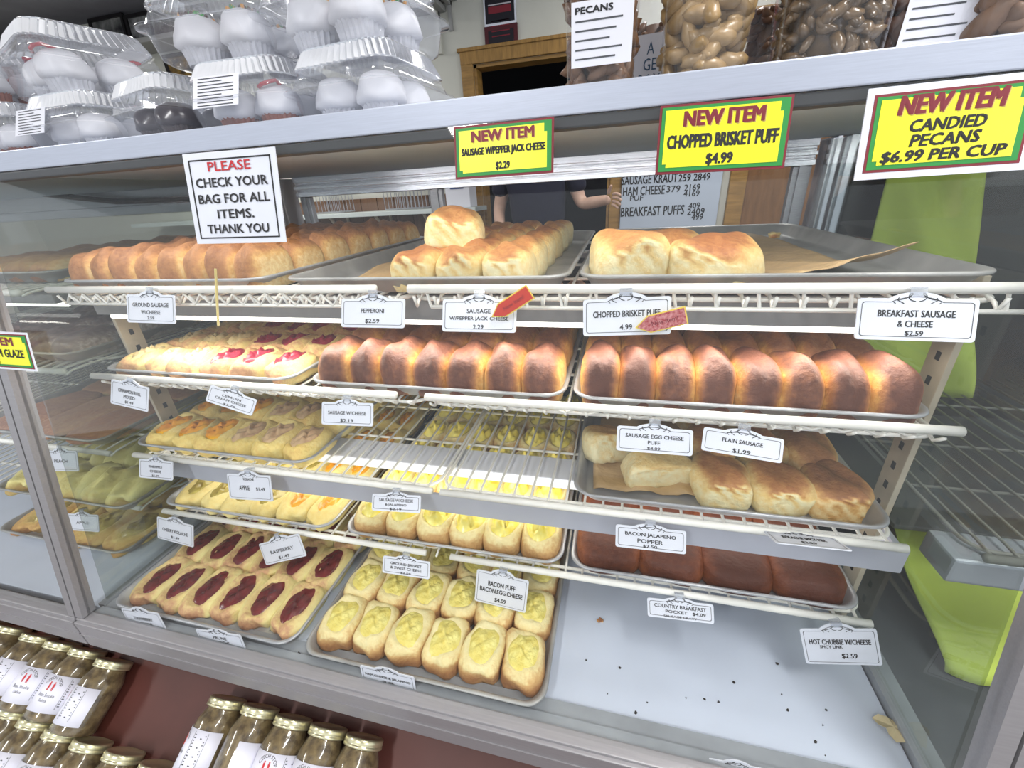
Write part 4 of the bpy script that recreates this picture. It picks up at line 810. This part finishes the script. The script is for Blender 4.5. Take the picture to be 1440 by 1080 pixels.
def labelmesh():
    vs = []; fs = []; n = 30
    for i in range(n + 1):
        x = (-.5 + i / n) * RJ * 3.9
        vs += [(x, .018, 0), (x, .080, 0), (x, .080, .0006), (x, .018, .0006)]
    for i in range(n):
        for k in range(4): l_ = (k + 1) % 4; fs.append((i * 4 + k, i * 4 + l_, i * 4 + 4 + l_, i * 4 + 4 + k))
    return cyl(mesh('label', vs, fs, label_m, True), RJ + .0002, 0)
lab_me = labelmesh()
def arctext(s, R, cy, w_, h_, m):
    me0, bb = textmesh(s, m, .01, 0, 1.0); me = me0.copy(); sx = w_ / (bb[1] - bb[0]); sy = h_ / (bb[3] - bb[2])
    for v in me.vertices:
        x = (v.co.x - (bb[0] + bb[1]) / 2) * sx; y = (v.co.y - bb[2]) * sy + R; v.co = Vector((y * math.sin(x / R), cy + y * math.cos(x / R), .0007))
    return me
arc_me = cyl(arctext('CZECH STOP', .0135, .0595, .036, .0052, black_ink), RJ + .0005, 0)
def flat(s, cy, w_, h_, m, cx=0):
    me0, bb = textmesh(s, m, .01, 0, 1.0); me = me0.copy(); sx = w_ / (bb[1] - bb[0]); sy = h_ / (bb[3] - bb[2])
    for v in me.vertices: v.co = Vector(((v.co.x - (bb[0] + bb[1]) / 2) * sx + cx, (v.co.y - (bb[2] + bb[3]) / 2) * sy + cy, .0007))
    return cyl(me, RJ + .0005, 0)
t1_me = flat('Bean Smoke', .046, .033, .006, grey_ink); t2_me = flat('Salsa', .037, .016, .0045, grey_ink)
g = G()
for s_ in (-1, 1):
    g.box(s_ * .0045 - .0018, s_ * .0045 + .0018, .0495, .0575, .0006, .0009).box(s_ * .0045 - .0012, s_ * .0045 + .0012, .0580, .0605, .0006, .0009).box(s_ * .0045 - .0016, s_ * .0045 - .0004, .0455, .0495, .0006, .0009).box(s_ * .0045 + .0004, s_ * .0045 + .0016, .0455, .0495, .0006, .0009)
fig_me = g.me('dancing_figures', red_ink); [setattr(v_.co, 'y', v_.co.y + .008) for v_ in fig_me.vertices]; cyl(fig_me, RJ + .0005, 0)
g = G()
for k in range(11): g.box(.030, .030 + .022 * (1 if k % 3 else .7), .030 + k * .0042, .0316 + k * .0042, .0006, .0008)
g.box(.028, .0285, .026, .077, .0006, .0008).box(.054, .0545, .026, .077, .0006, .0008).box(.028, .0545, .026, .0265, .0006, .0008).box(.028, .0545, .0768, .077, .0006, .0008)
nut_me = g.me('nutrition_print', grey_ink); cyl(nut_me, RJ + .0005, 0)
jm = Matrix((Vector((1, 0, 0)), (-dv).cross(Vector((1, 0, 0))), -dv)).transposed()
def jar(u, v, rz, spin, label, group, lbl=True):
    c = P(u, v, rz=rz) + dv * .128
    t = thing('sauce_jar', label, 'jar', group=group); R3 = jm.to_4x4() @ Matrix.Rotation(spin, 4, 'Z'); R3.translation = c; t.matrix_world = R3
    for nm_, me in (('glass_jar', jar_me), ('sauce', sauce_me), ('lid', lid_me)): link(nm_, me, t)
    if lbl:
        lb = link('label', lab_me, t)
        for nm_, me in (('arched_lettering', arc_me), ('lettering', t1_me), ('lettering', t2_me), ('figures', fig_me), ('nutrition_print', nut_me)): link(nm_, me, lb)
    return t
U1 = [(-12, 872), (22, 881), (59, 893), (92, 903), (127, 913), (163, 928)]
for k, (u, v) in enumerate(U1): jar(u, v, -.885, [.1, -.9, -.75, .3, .25, -.95][k], 'brown sauce jar with white label, %s from right in upper left row' % ORD[5 - k], 'jars in the upper left row')
U2 = [(-8, 978), (26, 996), (58, 1011), (94, 1026), (133, 1041), (178, 1056), (226, 1074)]
for k, (u, v) in enumerate(U2): jar(u, v, -.953, [.2, -.6, -.7, .2, .5, -.3, .1][k], 'brown sauce jar, %s from right in the lower left row' % ORD[6 - k], 'jars in the lower left row')
U3 = [(323, 981), (369, 993), (415, 1008), (464, 1021), (514, 1035)]
for k, (u, v) in enumerate(U3): jar(u, v, -.885, [-.85, 2.2, .1, .0, .1][k], ['sauce jar showing its nutrition panel, leftmost of the right row', 'sauce jar turned to plain brown glass, second in right row', 'sauce jar with red figures on label, middle of right row', 'sauce jar with red figures on label, fourth in right row', 'sauce jar at the right end of the right row'][k], 'jars in the right row')
# ------------------------------------------------------------------ clamshell boxes on the ledge
ZL = Z(.0938)
def clam_meshes():
    tr = G().loops([rrect(.070, .070, .022, .001, 5), rrect(.078, .078, .026, .006, 5), rrect(.084, .084, .028, .034, 5), rrect(.092, .092, .03, .036, 5), rrect(.092, .092, .03, .0375, 5)], True, False).me('box_tray', plastic, True)
    lid = G().loops([rrect(.093, .093, .03, .0380, 5), rrect(.092, .092, .03, .0395, 5), rrect(.084, .084, .028, .041, 5), rrect(.076, .076, .026, .060, 5), rrect(.079, .079, .026, .0605, 5), rrect(.079, .079, .026, .0625, 5), rrect(.074, .074, .025, .063, 5)], False, False).me('box_lid', plastic, True)
    L = []
    for (h, z, am) in ((.076, .0625, .0), (.0755, .0645, .0022), (.067, .083, .0022), (.0655, .0855, 0)):
        base = rrect(h, h, .024, z, 9); l2 = []
        for q in range(len(base)):
            a_ = Vector(base[q]); b_ = Vector(base[(q + 1) % len(base)]); d_ = (b_ - a_); m_ = 1; m_ = 20 if d_.length > .05 else m_
            for j in range(m_):
                l2.append(a_ + d_ * j / m_)
        out = []
        for j, p_ in enumerate(l2):
            nrm = Vector((p_.x, p_.y, 0)).normalized(); out.append(p_ + nrm * am * (1 if j % 2 else -1))
        L.append(out)
    L.append([Vector((p_.x * .95, p_.y * .95, .0865)) for p_ in L[-1]])
    n = len(L[0]); fl = G().loops(L, False, True).me('fluted_top', plasticlid, False); fl.materials.append(ribglint)
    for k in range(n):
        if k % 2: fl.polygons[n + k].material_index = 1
    return tr, lid, fl
CM = clam_meshes()
wrapm = mat('white_wrapper', srgb(205, 206, 212), .6, noise=.1); wrapd = mat('brown_wrapper', srgb(58, 42, 40), .5); wrapc = mat('cake_wrapper', srgb(150, 84, 60), .6, noise=.2)
icing = mat('white_icing', srgb(226, 226, 230), .45, noise=.05, nscale=20, bump=.3, bscale=50); chocm = mat('chocolate_icing', srgb(46, 32, 36), .3, noise=.2, coat=.3)
redm = mat('red_syrup', srgb(180, 34, 54), .2, coat=.5); spr = [mat('sprinkle_green', srgb(60, 150, 70), .4), mat('sprinkle_orange', srgb(226, 160, 60), .4), mat('sprinkle_brown', srgb(70, 40, 36), .4)]
wrap_me = {k: G().lathe([(.020, 0), (.0212, .006), (.0228, .012), (.0245, .018)], 48, lambda i, a_: 1 + .035 * math.cos(24 * a_)).me('wrapper', m_, False) for k, m_ in (('w', wrapm), ('d', wrapd), ('r', wrapc))}
def frost(m_, seed, hgt=.024):
    return G().lathe([(.0225, .014)] + [(.0285 * math.cos(q * math.pi / 16) ** .6, .0180 + (hgt + .006) * math.sin(q * math.pi / 16)) for q in range(8)] + [(.001, .0240 + hgt)], 24, lambda i, a_: 1 + .05 * math.sin(5 * a_ + i * .9 + seed)).me('frosting', m_, True)
fr_me = {('w', s_): frost(icing, s_) for s_ in range(3)}; fr_me.update({('d', s_): frost(chocm, s_, .02) for s_ in range(3)}); fr_me.update({('r', s_): fr_me['w', s_] for s_ in range(3)})
drz_me = G().tube([(.024 * math.cos(q * .42), -.008 + .010 * math.sin(q * .9), .0490 - .010 * abs(q - 5) / 5) for q in range(2, 9)], .0022, 6).me('red_drizzle', redm, True)
def dots(m_, n, seed):
    rr_ = random.Random(seed); g = G()
    for _ in range(n):
        a_ = rr_.uniform(0, 6.28); r_ = rr_.uniform(.004, .017); z_ = .018 + .030 * math.sqrt(max(0, 1 - (r_ / .0285) ** 3.3)) + .0008
        g.tube([(r_ * math.cos(a_), r_ * math.sin(a_), z_ - .001), (r_ * math.cos(a_) + .003 * math.cos(seed + _), r_ * math.sin(a_) + .003 * math.sin(seed + _), z_ + .0008)], .0019, 5)
    return g.me('sprinkles', m_, True)
dot_me = [dots(m_, 9, k) for k, m_ in enumerate(spr)]
eye_me = G().lathe([(.0001, .0485), (.0018, .0478), (.0018, .0462)], 8).me('candy_eye', black_ink, True)
LBLN = G()
for k in range(9): LBLN.box(-.028, .028 if k % 4 != 3 else .01, -.020 + k * .0045, -.0188 + k * .0045, .0006, .0008)
lbln = LBLN.me('printed_lines', grey_ink)
WHERE = {}
def clam(nm, x, y, z, rot, kind, what, sc=1, label_on=None, deco=None, tiltx=0):
    t = thing('clamshell_box', what, 'plastic box', (x, y, z), (tiltx, 0, rot), 'clear boxes on the ledge'); t.scale = (sc,) * 3
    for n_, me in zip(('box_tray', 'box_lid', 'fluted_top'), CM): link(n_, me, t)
    if label_on is not None:
        lb = G().box(-.036, .036, -.022, .020, -.0003, .0004).obj('ingredient_label', white_paper, t, (label_on, -.0855, .0475), (math.radians(66), 0, 0)); link('printed_lines', lbln, lb)
    k = 0; posn = ('front left', 'front right', 'back left', 'back right')
    kn = {'w': 'white iced', 'd': 'dark chocolate iced', 'r': 'white iced red velvet'}[kind]
    for cy_ in (-1, 1):
        for cx_ in (-1, 1):
            p_ = Matrix.Rotation(rot, 3, 'Z') @ Vector((cx_ * .034 * sc, cy_ * .034 * sc, .0025))
            c = thing('cupcake', '%s cupcake, %s, inside the %s' % (kn, posn[k], nm), 'cupcake', (x + p_.x, y + p_.y, z + p_.z), (0, 0, rot + k * 1.3), 'cupcakes on the ledge'); c.scale = (1.15 * sc,) * 3
            link('wrapper', wrap_me[kind], c); f_ = link('frosting', fr_me[kind, k % 3], c)
            if deco == 'drizzle': link('red_drizzle', drz_me, f_)
            if deco == 'sprinkle':
                for q in dot_me: link('sprinkles', q, f_)
            if deco == 'eyes':
                for s_ in (-1, 1): link('candy_eye', eye_me, f_, (s_ * .006, -.012, -.004))
            k += 1
def pc(u, y): return P(u, 150, y=y).x
clam('lower far-left box', pc(25, .63), .63, ZL, .05, 'r', 'clear box of brown and white cakes at far left of ledge', .95, deco=None)
clam('upper far-left box', pc(10, .64), .64, ZL + .0835, -.08, 'r', 'clear box with drizzled cakes stacked at far left', .98, -.01, 'drizzle')
clam('box beside the chocolate one', pc(140, .625), .625, ZL, -.03, 'w', 'clear box of cupcakes with candy eyes on ledge', .92, -.045, 'eyes')
clam('big stacked box', pc(140, .65), .65, ZL + .080, -.35, 'w', 'clear box of red-drizzled cupcakes stacked left of centre', 1.05, None, 'drizzle')
clam('chocolate box', pc(262, .615), .615, ZL, -.25, 'd', 'clear box of dark chocolate cupcakes on the ledge', .92)
clam('half-hidden box', pc(282, .81), .81, ZL, 0, 'w', 'clear box half hidden behind the chocolate cupcake box', .95)
clam('labelled box', pc(385, .615), .615, ZL, .06, 'r', 'clear box with printed label under the sprinkled cupcakes', .95, -.02, 'drizzle')
clam('upper middle box', pc(365, .63), .63, ZL + .083, .1, 'w', 'clear box of sprinkled cupcakes stacked in the middle', 1.02, None, 'sprinkle')
clam('lower right box', pc(530, .63), .63, ZL, -.1, 'w', 'clear box of white cupcakes, lowest at right of stacks', .98, None, None)
clam('upper right box', pc(520, .64), .64, ZL + .084, -.2, 'w', 'clear box of sprinkled cupcakes, topmost at right', 1.08, None, 'sprinkle')
clam('rear stack box', pc(455, .84), .84, ZL, .0, 'w', 'clear box behind the gap between the two stacks', 1.0)
# ------------------------------------------------------------------ cups of nuts and ribboned bags on the right
cupm = cupplastic
def nuts(rad0, rad1, hgt, sz, mats_, seed, n=150, elong=1.5):
    rr_ = random.Random(seed); g = G(); bm = bmesh.new(); bmesh.ops.create_icosphere(bm, subdivisions=2, radius=1); bv = [v.co.copy() for v in bm.verts]; bf = [tuple(v.index for v in f.verts) for f in bm.faces]; bm.free()
    for k in range(n):
        z_ = hgt * (k + .5) / n + rr_.uniform(-.004, .004); a_ = rr_.uniform(0, 6.283); R = (rad0 + (rad1 - rad0) * z_ / hgt) - sz * .75
        c = Vector((R * math.cos(a_), R * math.sin(a_), max(sz * .6, z_))); rot = Matrix.Rotation(rr_.uniform(0, 6), 3, 'X') @ Matrix.Rotation(rr_.uniform(0, 6), 3, 'Z'); s_ = sz * rr_.uniform(.7, 1.2)
        g.add([c + rot @ Vector((p_.x * s_ * elong, p_.y * s_ * .8, p_.z * s_ * .7)) * (1 + .16 * math.sin(p_.x * 5 + k) * math.cos(p_.y * 6 + k * 2) + .10 * math.sin(p_.z * 9 + p_.x * 4 + k)) for i, p_ in enumerate(bv)], bf)
    g.lathe([(rad0 - sz * 1.4, .003), (rad1 - sz * 1.4, hgt)], 14)
    return g.me('nuts', mats_, True)
pecan_m = mat('pecan_brown', srgb(122, 88, 62), .45, noise=.4, nscale=70, bump=.5, coat=.15); dpecan = mat('candied_pecan', srgb(96, 64, 50), .5, noise=.4, nscale=90, bump=.6); gold_m = mat('golden_nut', srgb(166, 136, 92), .4, noise=.35, nscale=60, bump=.4, coat=.2); clus = mat('nut_cluster', srgb(116, 92, 62), .3, noise=.5, nscale=90, bump=.6, coat=.4)
def cup(x, y, label, m_, seed, r0=.033, r1=.044, h=.17, sz=.009, lb=None, n=170):
    t = thing('nut_cup', label, 'nut cup', (x, y, ZL)); 
    G().loops([rrect(r0, r0, r0 * .6, .0, 6), rrect(r0 + .001, r0 + .001, r0 * .6, .004, 6), rrect(r1, r1, r1 * .6, h, 6), rrect(r1 + .002, r1 + .002, r1 * .6, h + .002, 6)], True, False).obj('cup', cupm, t, smooth=True)
    link('nuts', nuts(r0 * .98, r1 * .98, h * .93, sz, m_, seed, n), t, kind='stuff')
    if lb:
        q = link('ingredient_label', None, t); bpy.data.objects.remove(q)
        me = G().box(-.030, .030, -.026, .026, 0, .0005).obj('ingredient_label', white_paper, t, (lb[0], -(r0 + (r1 - r0) * lb[1] / h) - .0065, lb[1]), (math.pi / 2 + .07, -.0, 0))
        letter(me, lb[2], -.008, .019, .036, .005, black_ink, z=.0008, bold=.03)
        for k in range(5): G().box(-.026, .020 - .006 * (k % 3), .010 - k * .0075, .0114 - k * .0075, .0005, .0008).obj('printed_line', grey_ink, me)
def xc(u, y): return P(u, 90, y=y).x
cup(xc(845, .57), .57, 'clear cup of brown pecans with large label, leftmost cup', pecan_m, 1, r0=.034, r1=.040, lb=(.002, .046, 'PECANS'), sz=.010)
cup(xc(985, .575), .575, 'clear cup of pale golden brittle nuts', gold_m, 2, r0=.038, r1=.043, sz=.010)
cup(xc(1152, .575), .575, 'clear cup of glossy brown nut clusters', clus, 3, r0=.043, r1=.047, sz=.007, n=320)
cup(xc(1262, .60), .60, 'clear cup of dark candied pecans with tilted label', dpecan, 4, r0=.036, r1=.042, sz=.009, lb=(.006, .035, 'CANDIED PECANS'))
cup(xc(1395, .575), .575, 'clear cup of large candied pecans at the right edge', mat('large_pecan', srgb(128, 98, 76), .5, noise=.35, nscale=60, bump=.5), 5, r0=.045, r1=.05, sz=.013, n=130)
ribm = mat('red_ribbon_edge', srgb(170, 28, 34), .4)
def bag(x, y, label, m_, seed, w_=.036, h=.15, text=None):
    t = thing('gift_bag', label, 'bag', (x, y, ZL), (0, 0, rnd.uniform(-.2, .2)))
    L = [[(q[0] * (1 - .25 * k), q[1] * (1 - .8 * k), h * k) for q in rrect(w_, .022, .018, 0, 5)] for k in (0, .03, .3, .6, .85, 1)]
    G().loops(L).obj('bag_film', plastic, t, smooth=True)
    link('nuts', nuts(.016, .018, h * .55, .006, m_, seed, 80), t, kind='stuff')
    for s_ in (-1, 1): G().loops([[(s_ * w_ * (1 - .25 * k) + dx, dy, h * k) for dx, dy in ((-.002, -.004), (.002, -.004), (.002, .004), (-.002, .004))] for k in (0, .5, 1)]).obj('red_edge', ribm, t)
    if text:
        lb = G().box(-.022, .022, -.03, .03, 0, .0006).obj('bag_label', white_paper, t, (0, -.0225, .04), (math.pi / 2, 0, 0)); letter(lb, text, 0, 0, .026, .044, mat('blue_ink', srgb(60, 90, 120), .5), z=.0009, line=.9)
bag(xc(915, .67), .67, 'white-labelled bag with red edge, between the first two cups', pecan_m, 11, text='A\nGE\nBOX')
bag(xc(1068, .67), .67, 'clear bag with red edges behind golden nuts cup', pecan_m, 12)
bag(xc(1218, .69), .69, 'red-edged clear bag behind the nut clusters', dpecan, 13)
# ceiling fixtures that hold the room lights
for i, (x, y, p_) in enumerate(CEIL_L):
    t = thing('ceiling_light', 'long ceiling light fixture, %s of the six over the shop' % ORD[i], 'ceiling light', (x, y, 2.62))
    G().box(-.15, .15, -.62, .62, -.12, -.075, .004).obj('diffuser', mat('lit_diffuser', (1, 1, 1), .5, emit=(1, .99, .96), estr=2.5), t); G().box(-.1, .1, -.5, .5, -.075, -.045).obj('bracket', alu, t)
    G().box(-.17, .17, -.65, .65, -.05, 0, .005).obj('housing', white_card, t)
